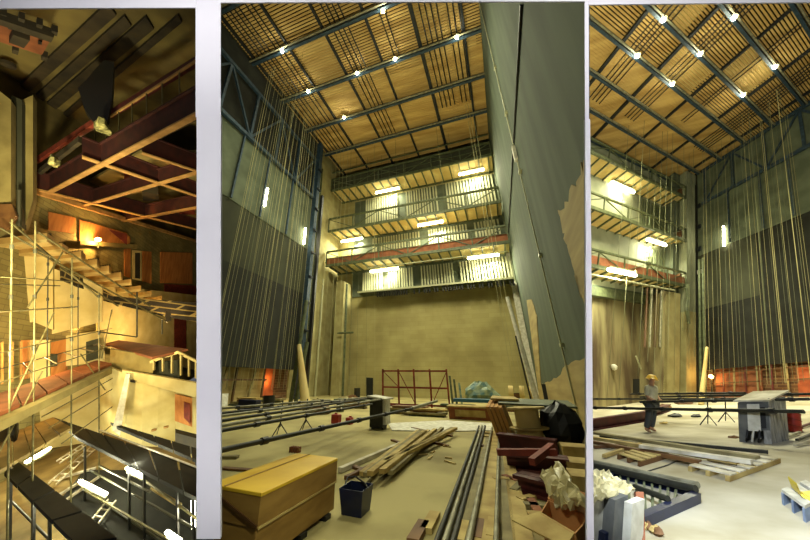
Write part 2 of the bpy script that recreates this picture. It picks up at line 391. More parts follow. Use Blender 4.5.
# lit white tube leaning on the corner column
a = C.at(306, 408, 2, 0); b = C.at(299, 345, 1, a.y + .6)
MB(C).tube(a, (b.x, b.y, b.z), .3, 12, r2=.14).build('leaning_tube', 'deck_wood', label='long pale cone-like tube leaning against the corner column', cat='tube')
for i in range(2):
    a = C.at(290 + i * 5, 406, 2, 0)
    MB(C).tube((a.x, a.y, 0), (a.x + .2, a.y + .4, 7 - i * 3), .13).build('leaning_pipe', 'green_steel', label=('tall green pipe leaning beside the pale tube', 'shorter green pipe leaning beside the pale tube')[i], cat='pipe')

# ---- ceiling: slatted gridiron, beams, cables
mb = MB(C); y = 5.2
while y < 27.9:
    solid = y > 17
    w = .2 if solid else .145
    mb.box(XL, XR, y, y + w, ZC + .25, ZC + .3); y += .22
S('ceiling', mb, 'slat_wood')
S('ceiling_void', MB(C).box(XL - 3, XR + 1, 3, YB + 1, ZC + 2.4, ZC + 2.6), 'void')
mb = MB(C)   # second layer of boards lying over part of the slats
for (x0, x1, y0, y1) in ((-13, -9.8, 12.2, 15.6), (-9.4, -2.8, 16.1, 19.6), (-13, -6.4, 20, 27), (-6, 2, 16.2, 24), (-2.4, 1, 12.4, 15.4), (-13, -10, 16.2, 19.6)):
    mb.box(x0, x1, y0, y1, ZC + .34, ZC + .38)
S('ceiling_boards', mb, 'deck_wood')
for i, y in enumerate((7.9, 11.8, 15.8, 19.75, 23.7)):
    t = thing('grid_beam', ('blue steel cross beam with lamps, nearest under the slatted ceiling', 'blue cross beam with lamps, second from the front under the slats', 'blue cross beam, third from the front under the slats', 'blue cross beam, fourth from the front under the slats', 'blue cross beam nearest the galleries under the slats')[i], 'beam', C.w(-7, y, ZC - .4))
    MB(C).bar((XL, y, ZC - .12), (XR, y, ZC - .12), .22, .46).build('web', 'blue_steel', t)
    MB(C).bar((XL, y - .3, ZC - .3), (XR, y - .3, ZC - .3), .12, .12).build('conduit', 'pipe_grey', t)
for i, x in enumerate((-16.8, -13.25, -9.7, -6.1, -2.55, 1.1)):
    MB(C).bar((x, 4.8, ZC + .1), (x, 28.2, ZC + .1), .3 if i == 4 else .18, .28).build('grid_joist', 'dark_steel', label=('dark ceiling joist running back along the left wall', 'dark ceiling joist, second from the left', 'dark ceiling joist, third from the left', 'dark ceiling joist, fourth from the left', 'thick dark ceiling joist, second from the green wall', 'dark ceiling joist closest to the green wall')[i], cat='joist')
n = 0
for x0, k, y1 in ((-16.2, 4, 24), (-14.3, 2, 24), (-8.9, 4, 23.4), (-4.9, 2, 16), (-1.9, 4, 22), (.1, 3, 22)):
    for j in range(k):
        x = x0 + j * .42
        MB(C).tube((x, 4.8, ZC - .02), (x, y1, ZC - .02), .05, 6).build('ceiling_cable', 'black_steel', label='thin black cable tube running back under the ceiling slats', cat='cable', group='cable tubes under the stage ceiling')
def ceil_lamp(fr, px, py, zc, lb, e=40, grp=None):
    p = fr.at(px, py, 2, zc)
    t = thing('ceiling_lamp', lb, 'lamp', fr.w(*p), grp)
    MB(fr).lathe((p.x, p.y, p.z + .12), [(.12, 0), (.2, .05), (.14, .2), (.05, .26)], 12).build('housing', 'pale_steel', t)
    MB(fr).lathe((p.x, p.y, p.z - .02), [(.03, 0), (.1, .03), (.1, .08), (.03, .11)], 12).build('bulb', 'bulb', t)
    if e: point('lamp_light', fr.w(p.x, p.y, p.z - .35), e, PALE, .1)
for px, py, lb in ((282, 52, 'bright ceiling lamp on the front cross beam near the left wall'), (383, 12, 'bright ceiling lamp on the front cross beam near the top edge'),
                   (308, 92, 'small ceiling lamp on second beam at left'), (357, 74, 'small ceiling lamp on second beam, middle'), (395, 60, 'small ceiling lamp on second beam, right of middle'), (457, 38, 'small ceiling lamp on second beam near the thick joist'),
                   (344, 118, 'small ceiling lamp on third beam at left')):
    ceil_lamp(C, px, py, ZC - .5, lb, 60)

# ---- three galleries on the back wall
def tube_light(fr, p, q, lb, power, grp=None):
    t = thing('fluorescent_lamp', lb, 'lamp', fr.w(*p), grp)
    MB(fr).tube(p, q, .13, 10).build('tube', 'tube_lamp', t)
    MB(fr).bar((p[0], p[1], p[2] + .2), (q[0], q[1], q[2] + .2), .3, .1).build('batten', 'pale_steel', t)
    a = area('lamp_light', fr.w(*((Vector(p) + Vector(q)) / 2 - Vector((0, .1, .25)))), fr.w(*((Vector(p) + Vector(q)) / 2 - Vector((0, .3, 4)))), 2.6, power * 2.4, PALE, 180, .3)
yf = YB - 2.9
gal = []
for gi, (zd, nm) in enumerate(((24.45, 'top'), (18.4, 'middle'), (13.85, 'bottom'))):
    t = thing('gallery', '%s gallery with boarded deck and steel railing on the back wall' % nm, 'gallery', C.w(-7, YB - 1.5, zd)); gal.append(t)
    x0, x1 = XL - .6, XR - .15
    MB(C).box(x0, x1, yf, YB, zd, zd + .1).build('deck', 'deck_wood', t)
    MB(C).bar((x0, yf, zd), (x1, yf, zd), .16, .3).build('front_chord', 'green_steel', t)
    MB(C).bar((x0, YB - .1, zd - .08), (x1, YB - .1, zd - .08), .16, .16).build('rear_chord', 'green_steel', t)
    for k in range(19):
        x = x0 + .4 + k * (x1 - x0 - .8) / 18
        MB(C).box(x - .06, x + .06, yf, YB, zd - .22, zd).build('joist', 'green_steel', t)
    MB(C).bar((x0, yf, zd + 1.75), (x1, yf, zd + 1.75), .16, .2).build('handrail', 'green_steel', t)
    if gi != 1: MB(C).bar((x0, yf, zd + .9), (x1, yf, zd + .9), .06, .06).build('midrail', 'green_steel', t)
    for k in range(7):
        x = x0 + k * (x1 - x0) / 6
        MB(C).bar((x, yf, zd), (x, yf, zd + 1.75), .12, .12).build('post', 'green_steel', t)
        if k < 6: MB(C).bar((x, yf + .03, zd + (0.1 if k % 2 else 1.7)), (x + (x1 - x0) / 6, yf + .03, zd + (1.7 if k % 2 else .1)), .08, .08).build('diagonal', 'green_steel', t)
    if gi == 2: MB(C).box(x0, x1, yf + .1, yf + .16, zd + .25, zd + 1.0).build('toe_board', 'red_board', t, label='red brown toe board')
    if gi == 0:
        MB(C).box(x0, x1, yf + .2, yf + .3, zd + .3, zd + 1.9).build('guard_panel', 'felt_mid', t)
        MB(C).bar((x0, yf, zd + 2.9), (x1, yf, zd + 2.9), .1, .1).build('top_rail', 'green_steel', t)
# pale vertical guide bars between galleries (counterweight guides)
def guides(z0, z1, x0, x1, step, yy, nm, skip=(), mm='pale_steel'):
    x = x0; i = 0
    while x < x1:
        if not any(a < x < b for a, b in skip):
            MB(C).box(x, x + step * .52, yy, yy + .1, z0 + U(-.1, .1), z1).build('guide_bar', mm, label='pale vertical guide bar behind the %s gallery' % nm, cat='guide bar', group='guide bars at the %s gallery' % nm)
        x += step * U(.85, 1.15); i += 1
guides(19.6, 23.9, -14, 1.9, .34, YB - .35, 'top', ((-9.6, -8.6), (-4.4, -3.6)))
guides(15.4, 17.9, -13, 2, .34, YB - .35, 'middle', ((-7, -6), (-1.6, -.9)))
guides(10.9, 13.4, -14.2, 2.1, .3, YB - .5, 'bottom', ((-11.8, -11.1), (-8.0, -7.3), (-3.5, -3.0)))
S('wall_back_panel', MB(C).box(XL + 1.5, XR, YB - .12, YB, 10.6, 24), 'grey_felt')
t = thing('lock_rail', 'pale horizontal lock rail with hanging black teeth under the galleries', 'rail', C.w(-7, YB - 1, 10.6))
MB(C).bar((-14.3, YB - 1.5, 10.7), (2.2, YB - 1.5, 10.7), .16, .18).build('rail', 'pale_steel', t)
MB(C).box(-14.3, 2.2, YB - 1.5, YB - .1, 10.55, 10.62).build('shelf', 'green_steel', t)  # added so that its shadow makes the dark band on the wall below
x = -12
while x < 2:
    if U(0, 1) > .2: MB(C).box(x, x + .14, YB - 1.4, YB - 1.2, 10.05, 10.55).build('tooth', 'black_steel', t)
    x += .28
MB(C).tube((-12.5, yf + .1, 12.95), (2, yf + .1, 12.95), .06).build('hanging_pipe', 'pale_steel', label='thin pale pipe carrying the lamps under the bottom gallery', cat='pipe')
for (ax, ay, bx, by, zz, lb, pw) in ((376, 193, 399, 188, 24.05, 'lit tube under the top gallery, left', 260), (459, 175, 484, 169, 24.05, 'lit tube under the top gallery, right', 330),
                                     (342, 242, 362, 238, 17.9, 'lit tube under the middle gallery, left', 300), (418, 226, 443, 221, 17.9, 'lit tube under the middle gallery, centre', 330),
                                     (371, 272, 398, 268, 13.25, 'lit tube under the bottom gallery, left', 380), (468, 259, 499, 254, 13.25, 'lit tube under the bottom gallery, right', 380)):
    p = C.at(ax, ay, 2, zz); q = C.at(bx, by, 2, zz); p.y = q.y = (p.y + q.y) / 2
    tube_light(C, p, q, lb, pw)
# door in back wall
S('door_1', MB(C).prism([tuple(C.at(x, y, 1, YB - .02)) for x, y in ((366.5, 377.5), (373, 378), (373, 399), (366.5, 399))], (0, -.05, 0)), 'black_felt')
# red steel frame rack
t = thing('steel_rack', 'red steel frame of square bays standing before the back wall', 'rack', C.w(-5.5, 18, 0))
yr = 18.2; xs = [C.at(px, 400, 1, yr).x for px in (383, 399, 415, 431.5, 449)]; zt = 2.15
for x in xs:
    MB(C).bar((x, yr, 0), (x, yr, zt + .12), .09, .09, (0, 1, 0)).build('post', 'red_steel', t)
for z in (.25, 1.2, zt): MB(C).bar((xs[0], yr, z), (xs[-1], yr, z), .08, .1).build('rail', 'red_steel', t)
for i, (a, b) in enumerate(((0, 1), (2, 1), (3, 4))): MB(C).bar((xs[a], yr + .05, zt if i == 0 else .3), (xs[b], yr + .05, 1.2 if i == 0 else zt), .04, .04).build('brace', 'red_steel', t)
for i in range(3):
    MB(C).bar((xs[0] + .5, yr - .3 - i * .25, .08 + .1 * (i % 2)), (xs[-1] - .3, yr - .3 - i * .25, .08), .14, .14).build('steel_bar', 'maroon', label=('maroon steel bar lying at the foot of the red rack, rearmost', 'maroon steel bar lying at the foot of the red rack, middle', 'maroon steel bar lying at the foot of the red rack, front')[i], cat='bar')
# tarp heap, boards
mb = MB(C).blob((-1.75, 22, .75), 1.15, .6, .8, .13, 16, 4); mb.build('tarp_heap', 'tarp', label='crumpled grey green tarpaulin heap by the back wall', cat='tarpaulin', smooth=False)
MB(C).box(-3.0, -.85, 18, 18.8, .52, .68).build('blue_board', 'blue_board', label='flat blue board on timber before the tarpaulin', cat='board')
for i, x in enumerate((-3.25, -3.0, -2.7)):
    MB(C).bar((x, 19.2, 0), (x - .1, 19.6, 1.9 - i * .2), .12, .06).build('glass_panel', 'green_steel' if i < 2 else 'tarp', label=('narrow green panel leaning right of the red rack', 'second narrow panel leaning right of the red rack', 'shorter pale panel leaning left of the tarpaulin')[i], cat='panel')
t = thing('timber_box', 'long low pinkish timber box lying on the floor before the tarpaulin', 'box', C.w(-1.6, 15.3, 0))
MB(C).box(-2.75, -.7, 14.9, 15.5, 0, .5).build('body', 'red_board', t); MB(C).box(-2.45, -1.1, 14.86, 14.9, .12, .4).build('face_panel', 'lumber', t); MB(C).box(-2.8, -.65, 14.8, 15.6, .5, .56).build('top', 'lumber', t)
for i, x in enumerate((.05, .75, 1.3)):
    MB(C).tube((x, 23, .9), (x + .3, 23, .9), .45, 12).build('cable_drum', 'deck_wood', label=('pale cable drum by the back wall, left of three', 'pale cable drum by the back wall, middle of three', 'pale cable drum by the back wall, right of three')[i], cat='cable drum')
a = C.at(538, 404, 2, 0); MB(C).tube((1.55, 20, 0), (.95, 20.6, 7.0), .17, 10, r2=.13).build('leaning_tube', 'white_paint', label='long white tube leaning in the right rear corner', cat='tube')
MB(C).tube((1.2, 19.5, 0), (1.0, 20, 4.3), .05).build('leaning_rod', 'black_steel', label='thin dark rod leaning beside the white tube', cat='rod')
MB(C).bar((1.9, 19, 0), (1.95, 19.3, 1.5), .2, .1).build('dark_board', 'black_steel', label='short dark board leaning behind the white tube foot', cat='board')
mat('orange_board', (196, 146, 72), (160, 112, 50), 1.2, .8, stretch=(3, 3, .4), det=6)
# orange boards, drums, table board
for i in range(4):
    x = -.45 + i * .12
    MB(C).hexa([(x, 9.9, 0), (x + .1, 9.9, 0), (x + .1, 13.5, 0), (x, 13.5, 0), (x - .25, 9.9, .95), (x - .15, 9.9, .95), (x - .15, 13.5, 1.0), (x - .25, 13.5, 1.0)]).build('drilled_board', 'orange_board', label=('drilled orange board on edge, outermost of four', 'drilled orange board on edge, second of four', 'drilled orange board on edge, third of four', 'drilled orange board on edge, innermost by the drum')[i], cat='board')
t = thing('cable_reel', 'large upright pale timber cable reel beside the orange boards', 'cable reel', C.w(.35, 9.6, 0))
MB(C).lathe((.4, 9.8, .02), [(.34, 0), (.34, .42)], 20).build('lower_drum', 'deck_wood', t)
MB(C).lathe((.4, 9.8, .44), [(.52, 0), (.52, .05)], 20).build('middle_flange', 'lumber', t)
MB(C).lathe((.4, 9.8, .49), [(.32, 0), (.32, .45)], 20).build('upper_drum', 'deck_wood', t)
MB(C).lathe((.4, 9.8, .94), [(.5, 0), (.5, .05)], 20).build('top_flange', 'lumber', t)
MB(C).blob((1.25, 10.2, .5), .55, .6, .62, .1, 14, 8).build('coil', 'black_steel', label='dark heap of coiled black cable beside the timber reel', cat='cable coil', smooth=False)
MB(C).hexa([(-.35, 10.5, .98), (1.75, 10.0, .98), (1.95, 12.6, 1.0), (-.3, 13.2, 1.0), (-.35, 10.5, 1.03), (1.75, 10.0, 1.03), (1.95, 12.6, 1.05), (-.3, 13.2, 1.05)]).build('sheet_board', 'green_steel', label='large greenish board laid over reel and orange boards', cat='board')
MB(C).hexa([(-.6, 11.2, 1.06), (.3, 11, 1.06), (.2, 12.6, 1.07), (-.6, 12.8, 1.07), (-.6, 11.2, 1.12), (.3, 11, 1.12), (.2, 12.6, 1.13), (-.6, 12.8, 1.13)]).build('sheet_board', 'lumber', label='pale board on the left end of the greenish board', cat='board')
# maroon steel channels
def channel(pa, pb, w, h, lb, m='maroon', fr=C, nm='steel_channel', z=0.0):
    p = fr.at(*pa, 2, z); q = fr.at(*pb, 2, z); d = (q - p).normalized(); s = Vector((-d.y, d.x, 0)) * w / 2
    mb = MB(fr); zz = Vector((0, 0, 1))
    mb.bar(p + zz * (h - .03), q + zz * (h - .03), w, .05); mb.bar(p + zz * h / 2, q + zz * h / 2, .05, h); mb.bar(p + zz * .03, q + zz * .03, w, .05)
    return mb.build(nm, m, label=lb, cat='steel channel')
channel((500, 449), (560, 458), .3, .38, 'maroon steel channel lying before the cable reel')
channel((508, 468), (572, 476), .4, .3, 'dark maroon steel channel, middle of the heap by the green wall')
channel((520, 490), (572, 505), .35, .25, 'maroon steel channel nearest the cardboard box')
a = C.at(497, 452, 2, .45); b = C.at(556, 452, 2, .5); MB(C).bar(a, b, .12, .1).build('steel_bar', 'red_steel', label='red steel bar lying on top of the maroon channels', cat='bar')
a = C.at(532, 462, 2, .46); b = C.at(552, 446, 2, .55); MB(C).bar(a, b, .1, .1).build('steel_bar', 'red_steel', label='short red bar lying across the maroon channels', cat='bar')
for i, (x0, y0, x1, y1) in enumerate(((562, 447, 580, 448), (566, 460, 586, 462), (570, 470, 590, 473))):
    a = C.at(x0, y0, 2, .3); b = C.at(x1, y1, 2, .3)
    MB(C).box(a.x, min(XR - .1, a.x + .9), a.y, a.y + .5, 0, .32 - i * .05).build('stone_block', 'lumber', label=('pale block by the green wall, farthest', 'pale block by the green wall, middle', 'pale block by the green wall, nearest')[i], cat='block')
for i in range(8):
    px = 503 + i * 8; py = 478 + i * 7 + U(-4, 4); a = C.at(px, py, 2, 0); an = U(0, 3)
    d = Vector((math.cos(an), math.sin(an), 0)) * U(.12, .3); a.z = .04
    MB(C).bar(a - d, a + d, .12, .05).build('offcut', ('lumber', 'red_board', 'lumber_grey')[i % 3], label='short timber offcut lying in the rubbish before the maroon steel', cat='offcut', group='offcuts by the maroon steel')
# plastic sheet & cardboard box
mb = MB(C); n = 12; rnd = random.Random(5)
pa, pb, pc, pd = C.at(543, 480, 2, .42), C.at(560, 463, 2, .62), C.at(590, 508, 2, .5), C.at(560, 505, 2, .28)
g = []
for i in range(n + 1):
    for j in range(n + 1):
        u, v = i / n, j / n; p = (pa * (1 - u) + pd * u) * (1 - v) + (pb * (1 - u) + pc * u) * v
        mb.v.append(C.w(p.x + rnd.uniform(-.02, .02), p.y + rnd.uniform(-.02, .02), p.z + rnd.uniform(-.05, .05)))
for i in range(n):
    for j in range(n): k = i * (n + 1) + j; mb.f.append((k, k + 1, k + n + 2, k + n + 1))
o = mb.build('plastic_sheet', 'plastic_sheet', label='crumpled pale plastic sheet leaning over steel and box', cat='plastic sheet', smooth=False)
if o: mo = o.modifiers.new('solid', 'SOLIDIFY'); mo.thickness = .06
t = thing('cardboard_box', 'open cardboard box with spread flaps at the front of the rubbish', 'box', C.w(.35, 5, 0))
bx = [C.at(540, 513, 2, .28), C.at(548, 500, 2, .28), C.at(590, 517, 2, .28), C.at(575, 534, 2, .28)]
b0 = [(p.x, p.y, 0) for p in bx]
for i in range(4):
    j = (i + 1) % 4; p, q = Vector(b0[i]), Vector(b0[j]); nn = Vector((q.y - p.y, p.x - q.x, 0)).normalized() * .012
    MB(C).hexa([p, q, q + nn, p + nn, p + Vector((0, 0, .28)), q + Vector((0, 0, .28)), q + nn + Vector((0, 0, .28)), p + nn + Vector((0, 0, .28))]).build('side', 'cardboard', t)
MB(C).prism(b0, (0, 0, .015)).build('bottom', 'cardboard', t)
f = [C.at(x, y, 2, .27) for x, y in ((540, 513), (575, 534))]; f2 = [C.at(x, y, 2, .2) for x, y in ((566, 549), (507, 525))]
MB(C).prism([f[0], f[1], f2[0], C.at(512, 521, 2, .2)], (0, 0, .015)).build('flap', 'lumber', t, label='pale flap')
MB(C).prism([tuple(bx[1]), tuple(bx[2]), (bx[2].x + .1, bx[2].y + .2, .42), (bx[1].x + .1, bx[1].y + .25, .42)], (0, 0, .015)).build('flap', 'cardboard', t)
# long pipes and planks along the right of the floor
def run(pa, pb, w, h, z, m, nm, lb, cat, tube=False, fr=C, grp=None, z2=None):
    p = fr.at(*pa, 2, z); q = fr.at(*pb, 2, z)
    if z2 is not None: p.z = z; q.z = z2
    mb = MB(fr)
    if tube: mb.tube(p, q, w / 2, 10)
    else: mb.bar(p, q, w, h)
    return mb.build(nm, m, label=lb, cat=cat, group=grp)
run((479, 426), (424, 575), .06, 0, .05, 'pipe_dark', 'steel_pipe', 'outermost dark steel pipe of the long pair along the floor', 'pipe', True)
run((482, 426), (434, 575), .07, 0, .06, 'pipe_grey', 'steel_pipe', 'shiny grey pipe between the two dark pipes on the floor', 'pipe', True)
run((485, 426), (444, 575), .07, 0, .06, 'pipe_dark', 'steel_pipe', 'inner dark steel pipe beside the pale boards', 'pipe', True)
run((492, 428), (462, 575), .07, 0, .1, 'pipe_grey', 'steel_pipe', 'pale grey pipe lying on boards, left of two', 'pipe', True)
run((499, 436), (495, 575), .06, 0, .12, 'pipe_grey', 'steel_pipe', 'pale grey pipe lying on boards, right of two', 'pipe', True)
for i, (a, b, w, m) in enumerate((((489, 438), (455, 575), .16, 'lumber_grey'), ((496, 432), (480, 575), .2, 'lumber'), ((502, 440), (512, 575), .14, 'lumber_grey'), ((507, 452), (530, 575), .22, 'lumber'))):
    run(a, b, w, .05, .03, m, 'plank', ('grey plank under the left pale pipe', 'pale plank between the two pale pipes', 'grey plank right of the two pale pipes', 'broad pale plank nearest the maroon steel')[i], 'plank')
for i, (px, py) in enumerate(((487, 437), (489, 447), (494, 434), (500, 446))):
    a = C.at(px, py, 2, 0); MB(C).bar((a.x - .3, a.y, .02), (a.x + .3, a.y, .02), .14, .05).build('cross_plank', ('lumber', 'ply_dark')[i % 2], label=('short cross plank under the pipes, farthest', 'dark cross plank under the pipes, nearer', 'pale cross plank under the pipe ends', 'dark cross plank beside the right pipe')[i], cat='plank')
for i, (px, py) in enumerate(((462, 533), (478, 531), (494, 530), (432, 523), (420, 533))):
    a = C.at(px, py, 2, 0); MB(C).box(a.x - .07, a.x + .07, a.y - .3, a.y + .2, 0, .06).build('short_plank', ('lumber', 'ply_dark', 'lumber')[i % 3], label=('short plank at the front edge, left of the grey pipe', 'short dark plank at the front edge between the pipes', 'short plank at the front edge, right of the pipes', 'short plank by the near end of the dark pipes', 'short plank nearest the floor middle at the front')[i], cat='plank')
# lumber stack
rnd = random.Random(11)
for i in range(12):
    u = i / 11
    pa = (362 + u * 44, 474 - u * 3 + rnd.uniform(-1.5, 1.5)); pb = (418 + u * 38, 430 + rnd.uniform(-2, 3))
    if i > 7: pa = (385 + (i - 8) * 7, 462 - (i - 8) * 3)
    run(pa, pb, .11, .07, .06 + (i % 3) * .07, ('lumber', 'lumber_grey', 'lumber')[i % 3], 'timber_beam', ('long pale timber in the stack on the mid floor, laid beside its look-alikes'), 'timber', grp='timbers of the mid-floor stack')
run((340, 470), (428, 432), .1, .08, .05, 'lumber_white', 'timber_beam', 'single long pale timber lying left of the stack', 'timber')
run((346, 478), (400, 452), .08, .06, .04, 'ply_dark', 'timber_beam', 'thin dark timber lying before the stack', 'timber')
for i, (a, b) in enumerate((((352, 466), (372, 474)), ((392, 440), (420, 449)), ((412, 428), (452, 436)), ((425, 440), (448, 446)))):
    run(a, b, .1, .05, .025, 'ply_dark', 'bearer', ('dark bearer under the near end of the stack', 'dark bearer under the middle of the stack', 'dark bearer under the far end of the stack', 'short dark bearer right of the stack')[i], 'bearer')
for i in range(14):
    a = C.at(rnd.uniform(415, 450), rnd.uniform(445, 475) - 12, 2, 0); an = rnd.uniform(0, 3); d = Vector((math.cos(an), math.sin(an), 0)) * rnd.uniform(.05, .2); a.z = .015
    MB(C).bar(a - d, a + d, .05, .025).build('offcut', 'lumber', label='small wood offcut scattered right of the timber stack', cat='offcut', group='offcuts by the timber stack')
MB(C).prism([tuple(C.at(x, y, 2, .004)) for x, y in ((388, 424), (446, 421), (492, 424), (492, 431), (440, 432), (392, 431))], (0, 0, .03)).build('white_sheet', 'white_paint', label='flat white sheet spread on the floor behind the timber stack', cat='sheet')
# yellow crate
t = thing('packing_crate', 'large yellow topped packing crate in the left foreground', 'crate', C.w(-2.8, 3.6, 0))
X0, X1, Y0, Y1 = -3.14, -2.46, 2.82, 4.26
MB(C).box(X0, X1, Y0, Y1, .05, .355).build('lower_case', 'amber_ply', t, bevel=.01)
MB(C).box(X0 - .01, X1 + .012, Y0 - .01, Y1 + .01, .355, .615).build('upper_case', 'amber_ply', t, label='amber upper case')
MB(C).box(X0 - .015, X1 + .018, Y0 - .015, Y1 + .015, .6, .635).build('lid', 'yellow_film', t, bevel=.008)
MB(C).box(X0 + .2, X0 + .22, Y0 - .01, Y1 + .01, .635, .642).build('lid_seam', 'amber_ply', t)
MB(C).box(X1 + .012, X1 + .02, Y0, Y1, .345, .365).build('edge_strip', 'lumber', t)
for yy in (Y0 + .1, Y1 - .25, 3.5): MB(C).box(X0, X1 + .03, yy, yy + .12, 0, .05).build('skid', 'black_steel', t)
p = (X0, Y0 - .016, .62); MB(C).bar((X0, Y0 - .015, .6), (X1 + .01, Y0 - .015, .37), .02, .025).build('strap', 'strap', t)
# bucket
t = thing('bucket', 'dark blue plastic bucket with a handle beside the yellow crate', 'bucket', C.w(-2.12, 4.3, 0))
def tub(c, w, d, h, m, t, fr, taper=.8, name='body'):
    mb = MB(fr); P = []
    for k, (s, z) in enumerate(((taper, 0), (1, h), (.93, h), (taper * .93, .03))):
        P.append([(c[0] + sx * w / 2 * s, c[1] + sy * d / 2 * s, c[2] + z) for sx, sy in ((-1, -1), (1, -1), (1, 1), (-1, 1))])
    k = len(mb.v); mb.v += [mb.P(p) for r in P for p in r]
    for r in range(3):
        for i in range(4): j = (i + 1) % 4; mb.f.append((k + r * 4 + i, k + r * 4 + j, k + r * 4 + 4 + j, k + r * 4 + 4 + i))
    mb.f.append((k + 3, k + 2, k + 1, k)); mb.f.append((k + 12, k + 13, k + 14, k + 15))
    return mb.build(name, m, t, bevel=.015)
tub((-2.2, 4.4, 0), .36, .36, .3, 'blue_plastic', t, C)
MB(C).path([(-2.38, 4.4, .29), (-2.4, 4.5, .35), (-2.3, 4.55, .36), (-2.12, 4.5, .31), (-2.03, 4.4, .29)], .012).build('handle', 'black_steel', t)
# cabinet (site switch box)
t = thing('switch_cabinet', 'dark site switch cabinet with a white side and board roof', 'cabinet', C.w(-4.55, 10.9, 0))
MB(C).box(-4.9, -4.4, 10.75, 11.2, .05, 1.0).build('body', 'pipe_dark', t); MB(C).box(-4.4, -4.3, 10.8, 11.3, .15, .95).build('side_panel', 'white_paint', t)
MB(C).hexa([(-4.95, 10.6, 1.05), (-4.2, 10.6, .97), (-4.2, 11.4, .97), (-4.95, 11.4, 1.05), (-4.95, 10.6, 1.1), (-4.2, 10.6, 1.02), (-4.2, 11.4, 1.02), (-4.95, 11.4, 1.1)]).build('roof', 'white_paint', t)
for x in (-4.85, -4.45): MB(C).box(x, x + .06, 10.8, 11.15, 0, .05).build('foot', 'black_steel', t)
for i, x in enumerate((-6.85, -6.2)):
    t = thing('canister', ('larger red canister on the floor under the hanging pipes', 'smaller red canister beside the switch cabinet')[i], 'canister', C.w(x, 11.4, 0))
    MB(C).box(x, x + .32 - i * .1, 11.3, 11.6, 0, .33 - i * .08).build('body', 'red_plastic', t, bevel=.03); MB(C).box(x + .1, x + .2, 11.4, 11.46, .33 - i * .08, .38 - i * .08).build('handle', 'red_plastic', t)
# small timber block set by the crate
a = C.at(293, 453, 2, 0)
t = thing('small_crate', 'tiny brown slatted crate on the floor behind the yellow crate', 'crate', C.w(a.x, a.y, 0))
for i in range(4): MB(C).box(a.x - .12 + i * .07, a.x - .09 + i * .07, a.y, a.y + .15, 0, .12).build('slat', 'red_board', t)
MB(C).box(a.x - .13, a.x + .15, a.y + .05, a.y + .09, .05, .08).build('rail', 'lumber', t)
# hanging battens (long pipes) with clamps and ropes
def batten(fr, pa, pb, z, r, m, lb, clamps=3):
    p = fr.at(*pa, 2, z); q = fr.at(*pb, 2, z); t = thing('hanging_batten', lb, 'pipe', fr.w(*p))
    MB(fr).tube(p, q, r, 10).build('pipe', m, t)
    for k in range(clamps):
        c = p.lerp(q, (k + .6) / clamps); d = (q - p).normalized() * .05
        MB(fr).tube(c - d, c + d, r * 1.5, 8).build('clamp', 'black_steel', t)
batten(C, (213, 452), (412, 408.5), .9, .032, 'pipe_dark', 'longest dark hanging pipe crossing before the yellow crate', 5)
p1 = C.at(412, 408.5, 2, .9); p2 = C.at(437, 401, 2, .9); MB(C).tube(p1, p2, .05).build('sleeved_pipe', 'pipe_grey', label='pale sleeved end of the longest hanging pipe', cat='pipe')
for i, (a, b) in enumerate((((213, 432), (372, 404)), ((213, 427), (388, 398)), ((213, 422), (384, 396)), ((213, 417), (375, 396)), ((213, 414), (340, 401)), ((213, 409), (330, 400)))):
    batten(C, a, b, 1.0, .028, ('pipe_dark', 'pipe_grey')[i % 2], ('dark hanging pipe second from the crate', 'pale hanging pipe third from the crate', 'dark hanging pipe fourth from the crate', 'pale hanging pipe fifth from the crate', 'dark hanging pipe second from the brick base', 'pale hanging pipe nearest the brick base')[i], 4)
run((213, 457), (238, 457), .14, .06, .03, 'lumber_grey', 'timber_beam', 'short grey timber end behind the yellow crate at left', 'timber')
run((222, 468), (252, 470), .12, .03, .02, 'ply_dark', 'timber_beam', 'flat dark timber on the floor behind the crate', 'timber')
def tripod(fr, px, py, h, lb, r=.02):
    a = fr.at(px, py, 2, 0); t = thing('tripod_stand', lb, 'stand', fr.w(a.x, a.y, 0))
    MB(fr).tube((a.x, a.y, .25), (a.x, a.y, h), r).build('post', 'black_steel', t)
    for k in range(3):
        an = k * 2.1 + .4; MB(fr).tube((a.x + .28 * math.cos(an), a.y + .28 * math.sin(an), .015), (a.x, a.y, .35), r * .8, 6).build('leg', 'black_steel', t)
tripod(C, 279, 436, 1.0, 'black tripod stand under the hanging pipes, left'); tripod(C, 305, 431, 1.0, 'black tripod stand under the hanging pipes, right')
for i, (px, py) in enumerate(((311, 412), (322, 414), (344, 402), (352, 400), (318, 405))):
    a = C.at(px, py, 2, 0); MB(C).blob((a.x, a.y, .14), .5, .4, .25, .25, 10, i).build('rubble_heap', ('lumber_grey', 'ply_dark')[i % 2], label=('grey rubble heap by the leaning pale tube', 'dark rubble heap beside the hanging pipes', 'grey rubble heap before the concrete pier', 'dark rubble heap before the small door', 'small grey heap at the column foot')[i], cat='rubble', smooth=False)
